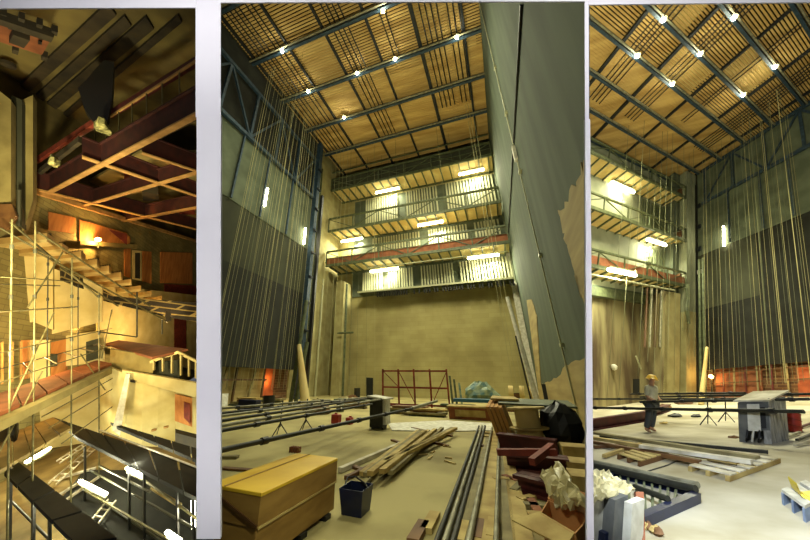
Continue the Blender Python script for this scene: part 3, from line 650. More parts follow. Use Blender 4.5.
# ropes
rnd = random.Random(21)
def rope(fr, x, y, z0, z1, lean, r, lb, grp, m='rope'):
    MB(fr).tube((x + lean, y, z0), (x, y, z1), r, 5, caps=False).build('rope', m, label=lb, cat='rope', group=grp)
for px in (221.5, 225, 228, 234, 240, 243.5, 246, 252, 258, 262, 263.5, 270, 276, 281, 286, 289, 296, 301):
    p = C.at(px, 300, 0, XL + rnd.uniform(1.0, 2.2)); big = px in (243.5, 263.5, 225)
    rope(C, p.x, p.y, 1.0, 27.6, rnd.uniform(-.25, .25), .02 if big else .011, 'long pale vertical rope hanging before the black left wall', 'ropes before the black wall', 'rope' if rnd.random() > .35 else 'rope_dim')
for px in (250, 256, 266, 272, 280, 284, 292, 298):
    p = C.at(px, 300, 0, XL + rnd.uniform(3, 5)); rope(C, p.x, p.y, 1.0, 27.6, rnd.uniform(-.5, .3), .010, 'long pale vertical rope hanging before the black left wall', 'ropes before the black wall')
for px in (322, 327, 332, 336, 341, 345, 352, 358, 366, 374, 383, 392, 401, 412, 455, 470):
    p = C.at(px, 300, 1, 24 + rnd.uniform(-2, 2)); rope(C, p.x, p.y, 9 if px > 380 else 1, 27.6, rnd.uniform(-.1, .1), .013, 'thin pale line hanging in front of the galleries', 'lines before the galleries', 'rope' if px < 345 or px in (374,) else 'rope_dim')
for px in (512, 516, 521):
    p = C.at(px, 380, 1, 22); rope(C, p.x, p.y, 1, 27.6, 0, .018, 'pale line hanging in the right rear corner', 'lines in the right rear corner')

# low clutter at the back of the stage floor
spots = ((352, 408, .5, 'pallet of grey boards'), (362, 404, .4, 'low pile of dark boards'), (408, 414, .4, 'flat pile of dark boards'), (428, 416, .35, 'small pile of pale boards'), (462, 412, .4, 'low pile of pale boards'), (505, 411, .4, 'pile of greenish boards'), (270, 404, .5, 'pile of dark boards'), (246, 406, .5, 'pile of grey boards'))
where = ('at the foot of the concrete pier', 'before the small dark door', 'left before the red rack', 'right before the red rack', 'before the tarpaulin heap', 'behind the timber cable reel', 'before the timber props at left', 'at the far left behind the hanging pipes')
for i, (px, py, h, nm) in enumerate(spots):
    a = C.at(px, py, 2, 0); t = thing('board_pile', nm + ' ' + where[i], 'board pile', C.w(a.x, a.y, 0)); z = 0
    for k in range(4):
        w, d, dx = rnd.uniform(.6, 1.1), rnd.uniform(.2, .4), rnd.uniform(-.2, .2)
        MB(C).box(a.x + dx - w, a.x + dx + w, a.y - d, a.y + d, z, z + h / 4 - .01).build('board', ('lumber_grey', 'ply_dark', 'lumber', 'green_steel')[(i + k) % 4], t); z += h / 4
for i, (px, py, r0, h) in enumerate(((357, 400, .25, .9), (268, 409, .3, .7), (340, 412, .2, .5), (517, 405, .3, .8))):
    a = C.at(px, py, 2, 0); t = thing('steel_drum', ('narrow drum before the small dark door', 'dark drum under the hanging pipes at left', 'short drum beside the larger red canister', 'dark drum near the white tube foot')[i], 'drum', C.w(a.x, a.y, 0))
    MB(C).lathe((a.x, a.y, 0), [(r0, 0), (r0, h)], 16).build('body', ('pipe_dark', 'pipe_dark', 'green_steel', 'ply_dark')[i], t)
    for z in (h * .33, h * .66, h): MB(C).lathe((a.x, a.y, z - .02), [(r0 + .02, 0), (r0 + .02, .03)], 16).build('hoop', 'dark_steel', t)

# ================================================================== RIGHT BAY: the stage house turned towards the black wall
RX, RY, RC = 30.37, 14.65, 22.5
S('floor', MB(R).box(-2, RX, -4, 19, -.3, 0), 'stage_floor_dusty')
S('wall_gallery', MB(R).box(4, RX + 1, RY, RY + .4, 8.9, RC + 2), 'pale_render')
RR = 15.0; xc = 24.86
S('wall_recess', MB(R).box(4, RX, RR, RR + .4, -.3, 9), 'stained_concrete')
S('ceiling_recess', MB(R).box(4, RX, RY - .1, RY + 1.8, 8.9, 9.2), 'green_render')
MB(R).bar((4, RY - .1, 8.6), (27.5, RY - .1, 8.6), .4, .7).build('lintel_beam', 'green_steel', label='long green lintel beam over the stained recess wall', cat='beam')
y1 = 12.97
S('wall_side_pier', MB(R).box(xc, xc + .5, y1, RR, -.3, 8.9), 'stained_concrete')
xp = [R.at(px, 340, 1, y1).x for px in (664.5, 680, 686.5, 697.5)]
S('wall_pier', MB(R).box(xp[0], xp[1], y1, y1 + .6, -.3, 8.9), 'concrete')
S('wall_pier', MB(R).box(xp[1] - .1, xp[2] + .1, y1 + .5, y1 + .9, -.3, 8.9), 'green_render')
S('wall_pier', MB(R).box(xp[2], xp[3] + .4, y1, y1 + 1.2, -.3, 7.4), 'concrete')
S('wall_pier', MB(R).box(xp[1], xp[2] + .1, y1 + .7, RY, 8.9, RC), 'grey_felt')
S('wall_pier', MB(R).box(xp[2], xp[3] + .4, y1, y1 + 1.2, 7.4, RC), 'pale_render')
S('wall_black', MB(R).box(RX, RX + .4, -8, y1 + 1.2, 2.2, RC + 1), 'black_felt')
S('wall_black_felt', MB(R).box(RX - .05, RX, -8, y1 - .2, 12.9, RC), 'grey_felt')
S('wall_black_felt', MB(R).box(RX - .03, RX + .02, y1 - 4.5, y1 - .2, 7.5, 12.9), 'felt_mid')
S('wall_black_base', MB(R).box(RX + .5, RX + .8, -8, y1, -.3, 2.4), 'brick_wall')
MB(R).box(RX - .12, RX + .02, y1 - .15, y1 + .1, 0, 21.2).build('guide_column', 'black_steel', label='thin black guide column where pier and black wall meet', cat='column')
for k in range(4): MB(R).box(RX - .3, RX - .1, y1 - .5, y1 - .2, 11 + k * 2.4, 11.4 + k * 2.4).build('column_bracket', 'white_paint' if k == 0 else 'dark_steel', label='small bracket on the guide column by the black wall', cat='bracket', group='guide column brackets by the black wall')
# base band: slatted boards, door
mb = MB(R); y = 11.6
MB(R).box(RX + .3, RX + .45, 8.8, 11.7, 0, 2.2).build('board_panel', 'red_board', label='reddish boarding under the black wall beside the lit lamp', cat='panel')
MB(R).box(RX + .3, RX + .42, 6.3, 7.0, 0, 2.0).build('door_panel', 'orange_door', label='orange door leaf under the black wall at far right', cat='door')
for i, y in enumerate((11.9, 11.1, 10.4, 9.7, 9.0, 8.2, 7.4, 6.1)):
    MB(R).bar((RX + .1, y, 0), (RX + .1, y, 2.25), .1, .1).build('timber_prop', 'maroon' if i % 2 else 'lumber_grey', label='upright timber prop under the black wall of the right bay', cat='prop', group='timber props under the black wall')
for z in (1.1, 1.9): MB(R).bar((RX + .05, 6, z), (RX + .05, 12, z), .06, .09).build('timber_rail', 'strap', label=('lower' if z < 1.5 else 'upper') + ' dark rail across the props under the black wall', cat='rail')
p = R.at(711, 377, 0, RX - .2)
t = thing('work_lamp', 'small glowing orange lamp at the foot of the black wall', 'lamp', R.w(*p))
MB(R).lathe((p.x, p.y, p.z), [(.05, -.1), (.14, -.02), (.14, .1), (.05, .18)], 12).build('bulb', 'bulb_orange', t); MB(R).tube((p.x + .1, p.y, .02), (p.x + .1, p.y, p.z - .08), .03).build('stand', 'black_steel', t)
point('lamp_light', R.w(p.x - .35, p.y, p.z), 60, ORG, .15)
point('lamp_light', R.w(RX - 1, 7.4, 1.5), 50, ORG, .15)
# truss
t = thing('wall_truss', 'blue steel lattice truss high on the wall right of the pier', 'truss', R.w(RX - .3, 6, 18.6))
for z, nm in ((22.3, 'top_chord'), (18.4, 'bottom_chord')): MB(R).bar((RX - .25, -7, z), (RX - .25, 12.3, z), .24, .3).build(nm, 'blue_steel', t)
for i in range(8):
    y = 12.0 - i * 2.3; MB(R).bar((RX - .25, y, 18.4), (RX - .25, y, 22.3), .2, .2).build('post', 'blue_steel', t)
    MB(R).bar((RX - .25, y, 22.3 if i % 2 else 18.4), (RX - .25, y - 2.3, 18.4 if i % 2 else 22.3), .15, .15).build('diagonal', 'blue_steel', t)
for i, y in enumerate((10.2, 7.9, 6.1)): MB(R).bar((RX - .2, y, 13), (RX - .2, y, 18.4), .14, .14).build('hanger', 'blue_steel', label='blue hanger below the truss of the black wall', cat='hanger', group='hangers below the black wall truss')
p = R.at(724, 240, 0, RX - .3); MB(R).tube((p.x, p.y, p.z - .6), (p.x, p.y, p.z + 1.4), .08).build('tube_lamp', 'tube_lamp', label='small lit tube on grey felt below the truss in the right bay', cat='lamp')
# ceiling
mb = MB(R); y = -5
while y < RY:
    solid = y > 8.4
    mb.box(5, RX, y, y + (.148 if solid else .1), RC + .2, RC + .24); y += .16
S('ceiling', mb, 'slat_wood')
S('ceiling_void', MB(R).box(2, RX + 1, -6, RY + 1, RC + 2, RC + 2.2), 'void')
mb = MB(R)
for (x0, x1, y0, y1_) in ((10.4, 14.4, 8.8, 12.5), (14.9, 19.1, 6.9, 8.5), (14.9, 19.1, 10.8, 14.4), (19.7, 23.9, 8.8, 12.4), (24.4, 28, 10.8, 14.4), (19.7, 24, 4.9, 6.6), (11, 14, 5, 6.6)): mb.box(x0, x1, y0, y1_, RC + .28, RC + .32)
S('ceiling_boards', mb, 'deck_wood')
for i, y in enumerate((14.5, 12.6, 10.65, 8.7, 6.76, 4.8, 2.9)):
    t = thing('grid_beam', ('blue cross beam along the rear ceiling edge over the galleries', 'blue lamp beam, second from the galleries, right bay ceiling', 'blue lamp beam, third from the galleries, right bay ceiling', 'blue lamp beam, fourth from the galleries, right bay ceiling', 'blue lamp beam, fifth from the galleries, right bay ceiling', 'blue lamp beam near the top edge of the right bay', 'short blue beam in the upper right corner of the right bay')[i], 'beam', R.w(15, y, RC - .3))
    MB(R).bar((5, y, RC - .1), (RX - .2, y, RC - .1), .16, .34).build('web', 'blue_steel', t)
    MB(R).bar((5, y - .2, RC - .24), (RX - .2, y - .2, RC - .24), .09, .09).build('conduit', 'pipe_grey', t)
for i, x in enumerate((10.4, 14.6, 19.4, 24.2, 28.9)):
    MB(R).bar((x, -5, RC + .05), (x, RY, RC + .05), .24 if i < 2 else .16, .24).build('grid_joist', 'dark_steel', label=('thick dark ceiling joist nearest the white divider, right bay', 'dark ceiling joist, second from the white divider, right bay', 'dark ceiling joist, middle of the right bay', 'dark ceiling joist, second from the black wall, right bay', 'dark ceiling joist closest to the black wall, right bay')[i], cat='joist')
for x0, k, ya in ((11.2, 4, 12), (15.5, 4, 11.8), (21, 2, 10), (25.5, 5, 11)):
    for j in range(k): MB(R).tube((x0 + j * .4, -5, RC - .03), (x0 + j * .4, ya, RC - .03), .04, 6).build('ceiling_cable', 'black_steel', label='thin black cable tube under the right bay ceiling', cat='cable', group='cable tubes under the right bay ceiling')
for px, py, lb in ((663, 21, 'bright ceiling lamp on fifth beam near the top edge, right bay'), (700, 55, 'ceiling lamp on fifth beam, middle of right bay'), (743, 96, 'ceiling lamp on fifth beam near the black wall'),
                   (637, 57, 'ceiling lamp on fourth beam at left, right bay'), (672, 85, 'ceiling lamp on fourth beam, middle of right bay'), (734, 19, 'brightest ceiling lamp near the top edge, right bay'), (775, 68, 'ceiling lamp near the upper right corner of the right bay')):
    ceil_lamp(R, px, py, RC - .4, lb, 45)
# galleries
for gi, (zd, nm) in enumerate(((19.1, 'top'), (14.3, 'middle'), (9.75, 'bottom'))):
    yf_ = 12.97; x0, x1 = 9, 28.3
    t = thing('gallery', '%s gallery in the right bay with boarded deck and angled railing' % nm, 'gallery', R.w(20, 13.8, zd))
    MB(R).box(x0, x1, yf_, RY, zd, zd + .1).build('deck', 'deck_wood', t)
    MB(R).bar((x0, yf_, zd), (x1, yf_, zd), .14, .26).build('front_chord', 'green_steel', t)
    for k in range(16):
        x = x0 + .4 + k * 1.24; MB(R).box(x - .05, x + .05, yf_, RY, zd - .18, zd).build('joist', 'green_steel', t)
    MB(R).bar((x0, yf_, zd + 1.25), (x1, yf_, zd + 1.25), .12, .14).build('handrail', 'green_steel', t)
    for k in range(7):
        x = x0 + k * (x1 - x0) / 6; MB(R).bar((x, yf_, zd), (x, yf_, zd + 1.25), .1, .1).build('post', 'green_steel', t)
        if k < 6: MB(R).bar((x, yf_ + .02, zd + (.1 if k % 2 else 1.2)), (x + (x1 - x0) / 6, yf_ + .02, zd + (1.2 if k % 2 else .1)), .06, .06).build('diagonal', 'green_steel', t)
    if gi == 2: MB(R).box(x0, x1, yf_ + .08, yf_ + .14, zd + .2, zd + .85).build('toe_board', 'red_board', t, label='red brown toe board')
    MB(R).box(x1 - .4, x1 - .1, yf_ + .3, yf_ + .9, zd + .1, zd + 1.3).build('end_gate', 'ply_dark', t)
for (ax, ay, bx, by, zz, lb) in ((611, 183, 634, 192, 18.7, 'lit tube under the top gallery, right bay'), (647, 240, 666, 245, 13.9, 'lit tube under the middle gallery, right bay'), (608, 270, 636, 275, 9.35, 'lit tube under the bottom gallery, right bay')):
    p = R.at(ax, ay, 2, zz); q = R.at(bx, by, 2, zz); p.y = q.y = (p.y + q.y) / 2; p.y = q.y = min(p.y, RY - .3)
    tube_light(R, p, q, lb, 330)
for z0, z1, x0, x1 in ((15.2, 18.6, 23, 27.5), (15.2, 18.6, 25.5, 27.5), (10.7, 13.8, 24.5, 28)):
    x = x0
    while x < x1: MB(R).box(x, x + .16, RY - .25, RY - .15, z0, z1).build('guide_bar', 'green_steel', label='vertical guide bar behind the right bay galleries', cat='guide bar', group='guide bars behind the right bay galleries'); x += .55
MB(R).tube((10, 12.8, 9.0), (26, 12.8, 9.0), .07).build('hanging_pipe', 'pale_steel', label='pale pipe slung beneath the bottom gallery, right bay', cat='pipe')
for i in range(3): MB(R).path([(27.4 + .25 * i, 12.5, 9.6), (27.6 + .2 * i, 12.5, 8.2), (27.3 + .25 * i, 12.5, 7.2), (27.8 + .1 * i, 12.5, 6.1)], .06).build('cable_loop', 'green_steel', label=('tangled cable hanging at the pier, left strand', 'tangled cable hanging at the pier, middle strand', 'tangled cable hanging at the pier, right strand')[i], cat='cable')
S('door_2', MB(R).prism([tuple(R.at(x, y, 1, RR - .02)) for x, y in ((633, 379), (639, 379), (639, 394), (633, 393))], (0, -.05, 0)), 'black_felt')
p = R.at(614, 367, 1, RR - .2); MB(R).lathe(p, [(.05, -.25), (.22, -.1), (.22, .1), (.05, .2)], 10).build('wall_lamp', 'white_paint', label='small round white fitting on the stained recess wall', cat='wall fitting')
p = R.at(636, 356, 1, RR - .3); q = R.at(641, 369, 1, RR - .3); MB(R).tube(p, q, .06).build('leaning_lath', 'pale_steel', label='short pale lath leaning in the recess corner above the door', cat='lath')
for i, px in enumerate((645, 650, 655, 660, 663)):
    p = R.at(px, 340, 1, 13.2); MB(R).tube((p.x, 13.2, 4.2), (p.x, 13.2, 9.0), .07, 6).build('hanging_bar', ('strap', 'pipe_grey')[i % 2], label='slim bar hanging in front of the stained side pier', cat='bar', group='bars hanging before the side pier')
# ropes
rnd = random.Random(5)
for px in (704, 707, 712, 716, 720, 726, 729, 733, 737, 741, 748, 752, 757, 760, 762, 766, 771, 773, 775, 780, 784, 786, 791, 797, 800, 803, 806):
    big = px in (775, 773, 797, 760)
    p = R.at(px, 260, 0, RX - rnd.uniform(1.2, 5)); rope(R, p.x, p.y, .95, RC - .2, rnd.uniform(-.2, .2), .018 if big else .009, 'long pale rope hanging before the black wall of the right bay', 'ropes in the right bay', 'rope' if rnd.random() > .4 else 'rope_dim')
for px in (618, 628, 636, 644, 652, 658, 664, 670, 676, 683, 689, 694):
    p = R.at(px, 260, 1, 11.5 + rnd.uniform(-.8, .8)); rope(R, p.x, p.y, rnd.uniform(.5, 5), RC - .2, 0, .012, 'faint line hanging before the right bay galleries', 'lines before the right bay galleries', 'rope_dim')
for k in range(2):
    p = R.at(700 + k * 4, 330, 0, RX - 1.5); MB(R).tube((p.x, p.y, 0), (p.x, p.y, 12), .1).build('stand_pipe', 'green_steel', label=('greenish pipe standing by the pier foot, left', 'greenish pipe standing by the pier foot, right')[k], cat='pipe')
a = R.at(701, 405, 2, 0); MB(R).tube((a.x, a.y, 0), (a.x + 1.2, a.y + .1, 3.6), .14, 10, r2=.08).build('leaning_tube', 'deck_wood', label='pale tube leaning at the foot of the black wall', cat='tube')
# hanging battens
for i, (a, b, z, r) in enumerate((((580, 407.5), (804, 411.5), .8, .042), ((586, 399), (745, 399), .95, .036), ((630, 394), (745, 393), 1.1, .036), ((640, 402), (810, 399), 1.0, .036), ((640, 397), (810, 394), 1.0, .036))):
    batten(R, a, b, z, r, 'pipe_dark', ('longest dark hanging pipe passing before the grey cabinet', 'dark hanging pipe behind the worker, lower', 'dark hanging pipe behind the worker, upper', 'dark hanging pipe under the black wall, lower', 'dark hanging pipe under the black wall, upper')[i], 5)
tripod(R, 708, 425, .8, 'black tripod stand left of the grey cabinet, outer'); tripod(R, 726, 422, .8, 'black tripod stand left of the grey cabinet, inner')
# grey switch cabinet with pitched roof
t = thing('site_cabinet', 'tall weathered grey site cabinet with a pitched board roof', 'cabinet', R.w(11.4, 3.3, 0))
n0, n1, n2 = Vector((11.08, 3.1, 0)), Vector((10.93, 3.66, 0)), Vector((11.95, 3.0, 0)); n3 = n1 + n2 - n0
Z = lambda p, z: (p.x, p.y, z)
def panel(a, b, z0, z1, th, m, nm, tt, fr=R, lb=None):
    d = Vector((b[0] - a[0], b[1] - a[1], 0)); nn = Vector((-d.y, d.x, 0)).normalized() * th
    return MB(fr).hexa([Vector((a[0], a[1], z0)), Vector((b[0], b[1], z0)), Vector((b[0], b[1], z0)) + nn, Vector((a[0], a[1], z0)) + nn, Vector((a[0], a[1], z1)), Vector((b[0], b[1], z1)), Vector((b[0], b[1], z1)) + nn, Vector((a[0], a[1], z1)) + nn]).build(nm, m, tt, label=lb)
mat('grey_board', (172, 170, 160), (116, 114, 108), 3, .85, stretch=(4, 4, .5), det=8)
mat('grey_dark', (116, 116, 110), (78, 80, 78), 3, .8, det=8)
panel(n1, n1.lerp(n0, .22), 0, .98, .02, 'grey_dark', 'front_board', t); panel(n1.lerp(n0, .2), n0, .3, .98, .02, 'grey_dark', 'front_board', t)
panel(n1.lerp(n0, .3), n1.lerp(n0, .72), .28, .92, -.05, 'white_paint', 'switch_box', t, lb='pale switch box'); panel(n1.lerp(n0, .74), n1.lerp(n0, .9), .35, .85, -.03, 'black_steel', 'meter', t)
panel(n1.lerp(n0, .8), n0, 0, .3, .02, 'grey_board', 'front_board', t)
for k in range(5): panel(n0.lerp(n2, k / 5 + .01), n0.lerp(n2, (k + .94) / 5), 0, 1.05, -.02, 'grey_board', 'side_board', t)
panel(n1, n3, 0, .95, .02, 'grey_dark', 'rear_board', t); panel(n3, n2, 0, .95, .02, 'grey_dark', 'rear_board', t)
ov = (n1 - n0) * .12; oo = (n2 - n0) * .1
MB(R).hexa([Z(n0 - ov - oo, .98), Z(n1 + ov - oo, .98), Z(n3 + ov + oo, 1.16), Z(n2 - ov + oo, 1.16), Z(n0 - ov - oo, 1.02), Z(n1 + ov - oo, 1.02), Z(n3 + ov + oo, 1.2), Z(n2 - ov + oo, 1.2)]).build('roof', 'lumber_white', t)
for k in range(3):
    a = n1.lerp(n0, .3 + .2 * k); MB(R).path([(a.x - .04, a.y, .3), (a.x - .08, a.y + .02, .12), (a.x - .02, a.y + .05, .02)], .02).build('cable', 'white_paint' if k == 1 else 'black_steel', t)
p = R.at(793, 432, 2, 0)
t = thing('red_drum', 'red drum standing right behind the grey cabinet', 'drum', R.w(p.x, p.y, 0)); MB(R).lathe((p.x, p.y, 0), [(.17, 0), (.17, .5)], 16).build('body', 'red_plastic', t)
for z in (.15, .32, .5): MB(R).lathe((p.x, p.y, z), [(.18, 0), (.18, .02)], 16).build('hoop', 'red_steel', t)
# maroon beam, canister, rubble
channel((588, 431), (647, 421), .3, .42, 'long maroon steel beam lying at left of the right bay', 'maroon', R, 'steel_beam')
channel((645, 419), (668, 411), .3, .35, 'shorter maroon steel beam lying behind the worker', 'maroon', R, 'steel_beam')
p = R.at(649, 429, 2, 0)
t = thing('canister', 'small red canister on the floor before the maroon beam', 'canister', R.w(*p)); MB(R).box(p.x - .12, p.x + .12, p.y - .1, p.y + .1, 0, .24).build('body', 'red_plastic', t); MB(R).box(p.x - .04, p.x + .04, p.y - .03, p.y + .03, .24, .29).build('cap', 'black_steel', t)
for i, (px, py, s) in enumerate(((662, 410, .5), (675, 417, .25), (664, 424, .15), (734, 438, .12), (696, 417, .2), (600, 405, .5), (684, 404, .6))):
    p = R.at(px, py, 2, 0); MB(R).blob((p.x, p.y, s * .2), s, s, s * .4, .3, 10, i + 30).build('rubble_heap', ('ply_dark', 'black_steel', 'lumber')[i % 3], label=('brown rubble heap behind the worker', 'flat black offcuts right of the red canister', 'small pale lump by the red canister', 'small rubble lump left of the grey cabinet', 'black lump on the floor before the pier', 'pale rubble at the recess wall foot', 'dark rubble heap at the pier foot')[i], cat='rubble', smooth=False)
p = R.at(594, 406, 2, 0)
for i in range(4):
    q = R.at(594 + i * 4.5, 403, 2, 0); MB(R).box(q.x, q.x + .5, q.y, q.y + .4, 0, .75).build('upright_block', 'ply_dark', label='brown upright block standing at the foot of the recess wall', cat='block', group='blocks at the recess wall foot')
MB(R).hexa([tuple(R.at(x, y, 2, z)) for x, y, z in ((600, 406, .1), (642, 400, .1), (642, 398, .1), (604, 402, .1), (600, 405, .16), (642, 399, .16), (642, 397, .16), (604, 401, .16))]).build('plank', 'lumber', label='long pale plank lying before the recess wall', cat='plank')
# worker
def person(fr, x, y, s, t):
    pts = [(0, 0, .93), (0, 0, 1.15), (.0, .02, 1.38), (0, .02, 1.5), (0, 0, 1.58), (0, 0, 1.7),      # 0 pelvis .. 5 head top
           (.2, .02, 1.42), (.29, -.02, 1.15), (.2, -.2, .98), (-.2, .02, 1.42), (-.3, 0, 1.14), (-.22, -.2, 1.0),
           (.1, 0, .88), (.12, -.03, .48), (.13, .03, .06), (-.1, 0, .88), (-.14, -.02, .48), (-.17, .04, .06), (.13, -.12, .04), (-.17, -.1, .04)]
    rad = [.15, .15, .17, .07, .085, .1, .075, .05, .035, .075, .05, .035, .1, .07, .05, .1, .07, .05, .045, .045]
    ed = [(0, 1), (1, 2), (2, 3), (3, 4), (4, 5), (2, 6), (6, 7), (7, 8), (2, 9), (9, 10), (10, 11), (0, 12), (12, 13), (13, 14), (0, 15), (15, 16), (16, 17), (14, 18), (17, 19)]
    me = bpy.data.meshes.new('body'); org = Vector(t.location)
    me.from_pydata([tuple(fr.w(x + a * s, y + b * s, c * s) - org) for a, b, c in pts], ed, [])
    o = bpy.data.objects.new('body', me); COL.objects.link(o); o.parent = t
    sk = o.modifiers.new('skin', 'SKIN'); 
    lay = me.skin_vertices[0] if me.skin_vertices else None
    return o, rad, pts
def skinbody(fr, x, y, s, t, mb_name, pts, ed, rad, m):
    me = bpy.data.meshes.new(mb_name); org = Vector(t.location)
    me.from_pydata([tuple(fr.w(x + a * s, y + b * s, c * s) - org) for a, b, c in pts], ed, [])
    o = bpy.data.objects.new(mb_name, me); COL.objects.link(o); o.parent = t; me.materials.append(MATS[m])
    bm = bmesh.new(); bm.from_mesh(me); ly = bm.verts.layers.skin.verify(); bm.verts.ensure_lookup_table()
    for i, v in enumerate(bm.verts): v[ly].radius = (rad[i] * s, rad[i] * s); v[ly].use_root = (i == 0)
    bm.to_mesh(me); bm.free()
    o.modifiers.new('skin', 'SKIN').use_smooth_shade = True; sd = o.modifiers.new('sub', 'SUBSURF'); sd.levels = sd.render_levels = 1
    return o
p = R.at(650, 432, 2, 0)
t = thing('person', 'person in a yellow hard hat and pale shirt standing behind the maroon beam', 'person', R.w(*p))
body = skinbody(R, p.x, p.y, 1.04, t, 'body', [(0, 0, .93), (0, 0, 1.2), (0, .02, 1.36), (0, .02, 1.5), (0, 0, 1.6), (0, 0, 1.68), (.19, .02, 1.4), (.27, -.02, 1.14), (.2, -.2, .98), (.17, -.28, .96), (-.19, .02, 1.4), (-.28, 0, 1.12), (-.22, -.2, 1.0), (-.19, -.28, .98), (.1, 0, .84), (.12, -.03, .46), (.13, .03, .07), (.13, -.13, .04), (-.1, 0, .84), (-.14, -.02, .46), (-.17, .04, .07), (-.17, -.12, .04)],
    [(0, 1), (1, 2), (2, 3), (3, 4), (4, 5), (2, 6), (6, 7), (7, 8), (8, 9), (2, 10), (10, 11), (11, 12), (12, 13), (0, 14), (14, 15), (15, 16), (16, 17), (0, 18), (18, 19), (19, 20), (20, 21)],
    [.14, .13, .13, .055, .085, .075, .06, .045, .032, .035, .06, .045, .032, .035, .09, .06, .045, .04, .09, .06, .045, .04], 'skin')
skinbody(R, p.x, p.y, 1.04, t, 'shirt', [(0, 0, .92), (0, 0, 1.2), (0, .02, 1.36), (.2, .02, 1.4), (.28, -.02, 1.14), (-.2, .02, 1.4), (-.29, 0, 1.12)], [(0, 1), (1, 2), (2, 3), (3, 4), (2, 5), (5, 6)], [.19, .18, .18, .1, .075, .1, .075], 'shirt')
skinbody(R, p.x, p.y, 1.04, t, 'trousers', [(0, 0, .92), (.1, 0, .84), (.12, -.03, .46), (.13, .03, .12), (-.1, 0, .84), (-.14, -.02, .46), (-.17, .04, .12)], [(0, 1), (1, 2), (2, 3), (0, 4), (4, 5), (5, 6)], [.17, .12, .09, .08, .12, .09, .08], 'trousers')
MB(R).lathe((p.x, p.y, 1.73), [(.19, 0), (.16, .02), (.14, .08), (.09, .14), (.02, .16)], 14).build('hard_hat', 'hard_hat', t)
# pallets
mat('pale_blue', (150, 168, 196), (120, 138, 168), 5, .7)
def pallet(fr, a, b, c, h, lb, m='lumber', nn=6, side='ply_dark'):
    """a,b front edge, c right rear corner (pixels on the floor)"""
    A, B, D = fr.at(*a, 2, 0), fr.at(*b, 2, 0), fr.at(*c, 2, 0); u = B - A; v = D - B
    t = thing('pallet', lb, 'pallet', fr.w(*A))
    def blk(u0, u1, v0, v1, z0, z1, nm, mm):
        MB(fr).hexa([A + u * x + v * y + Vector((0, 0, z)) for z in (z0, z1) for x, y in ((u0, v0), (u1, v0), (u1, v1), (u0, v1))]).build(nm, mm, t)
    for k in range(nn): blk(0, 1, k / nn + .02, (k + .72) / nn, h * .8, h, 'top_slat', m)
    for k in range(3): blk(k * .45, k * .45 + .1, 0, 1, 0, h * .78, 'bearer', side)
    return t
pallet(R, (688, 471), (730, 482), (781, 463), .1, 'pale pallet on the floor before the grey cabinet', 'lumber_white', 6, 'lumber')
pallet(R, (617, 459), (640, 467), (669, 458), .12, 'small pallet of boards in the middle of the long timbers', 'lumber', 5)
for i, (a, b, w, m, z) in enumerate((((588, 432), (758, 458), .16, 'lumber_grey', .12), ((588, 437), (738, 462), .14, 'lumber', .16), ((588, 441), (700, 462), .12, 'ply_dark', .1), ((640, 446), (752, 462), .12, 'lumber_white', .2), ((600, 436), (768, 452), .08, 'pipe_dark', .06), ((594, 447), (640, 444), .1, 'ply_dark', .05), ((604, 456), (640, 444), .1, 'lumber', .06))):
    run(a, b, w, .07, z, m, 'timber_beam', ('long grey timber reaching onto the pale pallet', 'long pale timber, second of the run to the pale pallet', 'dark timber in the run beside the small pallet', 'white bowed timber lying over the pale pallet', 'thin dark rod reaching past the pale pallet', 'short dark timber at the white divider', 'short pale timber crossing by the small pallet')[i], 'timber', fr=R)
# blue steel skid with pipes
t = thing('steel_skid', 'dark blue steel skid with slatted bed at lower left of the right bay', 'skid', R.w(4.6, 2.9, 0))
def rb(a, b, w, h, z, nm, m, tt=t):
    p = R.at(*a, 2, z); q = R.at(*b, 2, z); MB(R).bar(p, q, w, h).build(nm, m, tt)
rb((588, 467), (694, 492), .13, .1, .06, 'rear_runner', 'blue_plastic'); rb((600, 538), (696, 497), .13, .12, .06, 'front_runner', 'blue_plastic')
rb((594, 534), (612, 471), .1, .1, .06, 'end_runner', 'blue_plastic')
for k in range(9):
    u = k / 9; rb((612 + u * 72, 474 + u * 18), (616 + u * 66, 522 - u * 26), .035, .02, .09, 'bed_slat', 'green_steel')
for i, (a, b, w, m, z) in enumerate((((588, 461), (698, 485), .09, 'pipe_grey', .17), ((588, 464), (696, 489), .1, 'pipe_dark', .15), ((635, 487), (668, 499), .08, 'pipe_dark', .15))):
    run(a, b, w, .1, z, m, 'steel_pipe', ('pale grey pipe lying on the blue skid', 'dark pipe lying on the blue skid beside the pale one', 'short dark pipe lying across the skid bed')[i], 'pipe', True, fr=R)
mb = MB(R); pts = [R.at(x, y, 2, .01) for x, y in ((639, 474), (655, 469), (668, 465), (676, 461), (700, 461))]; mb.path(pts, .012); mb.build('floor_cable', 'black_steel', label='thin cable curving on the floor between skid and pale pallet', cat='cable')
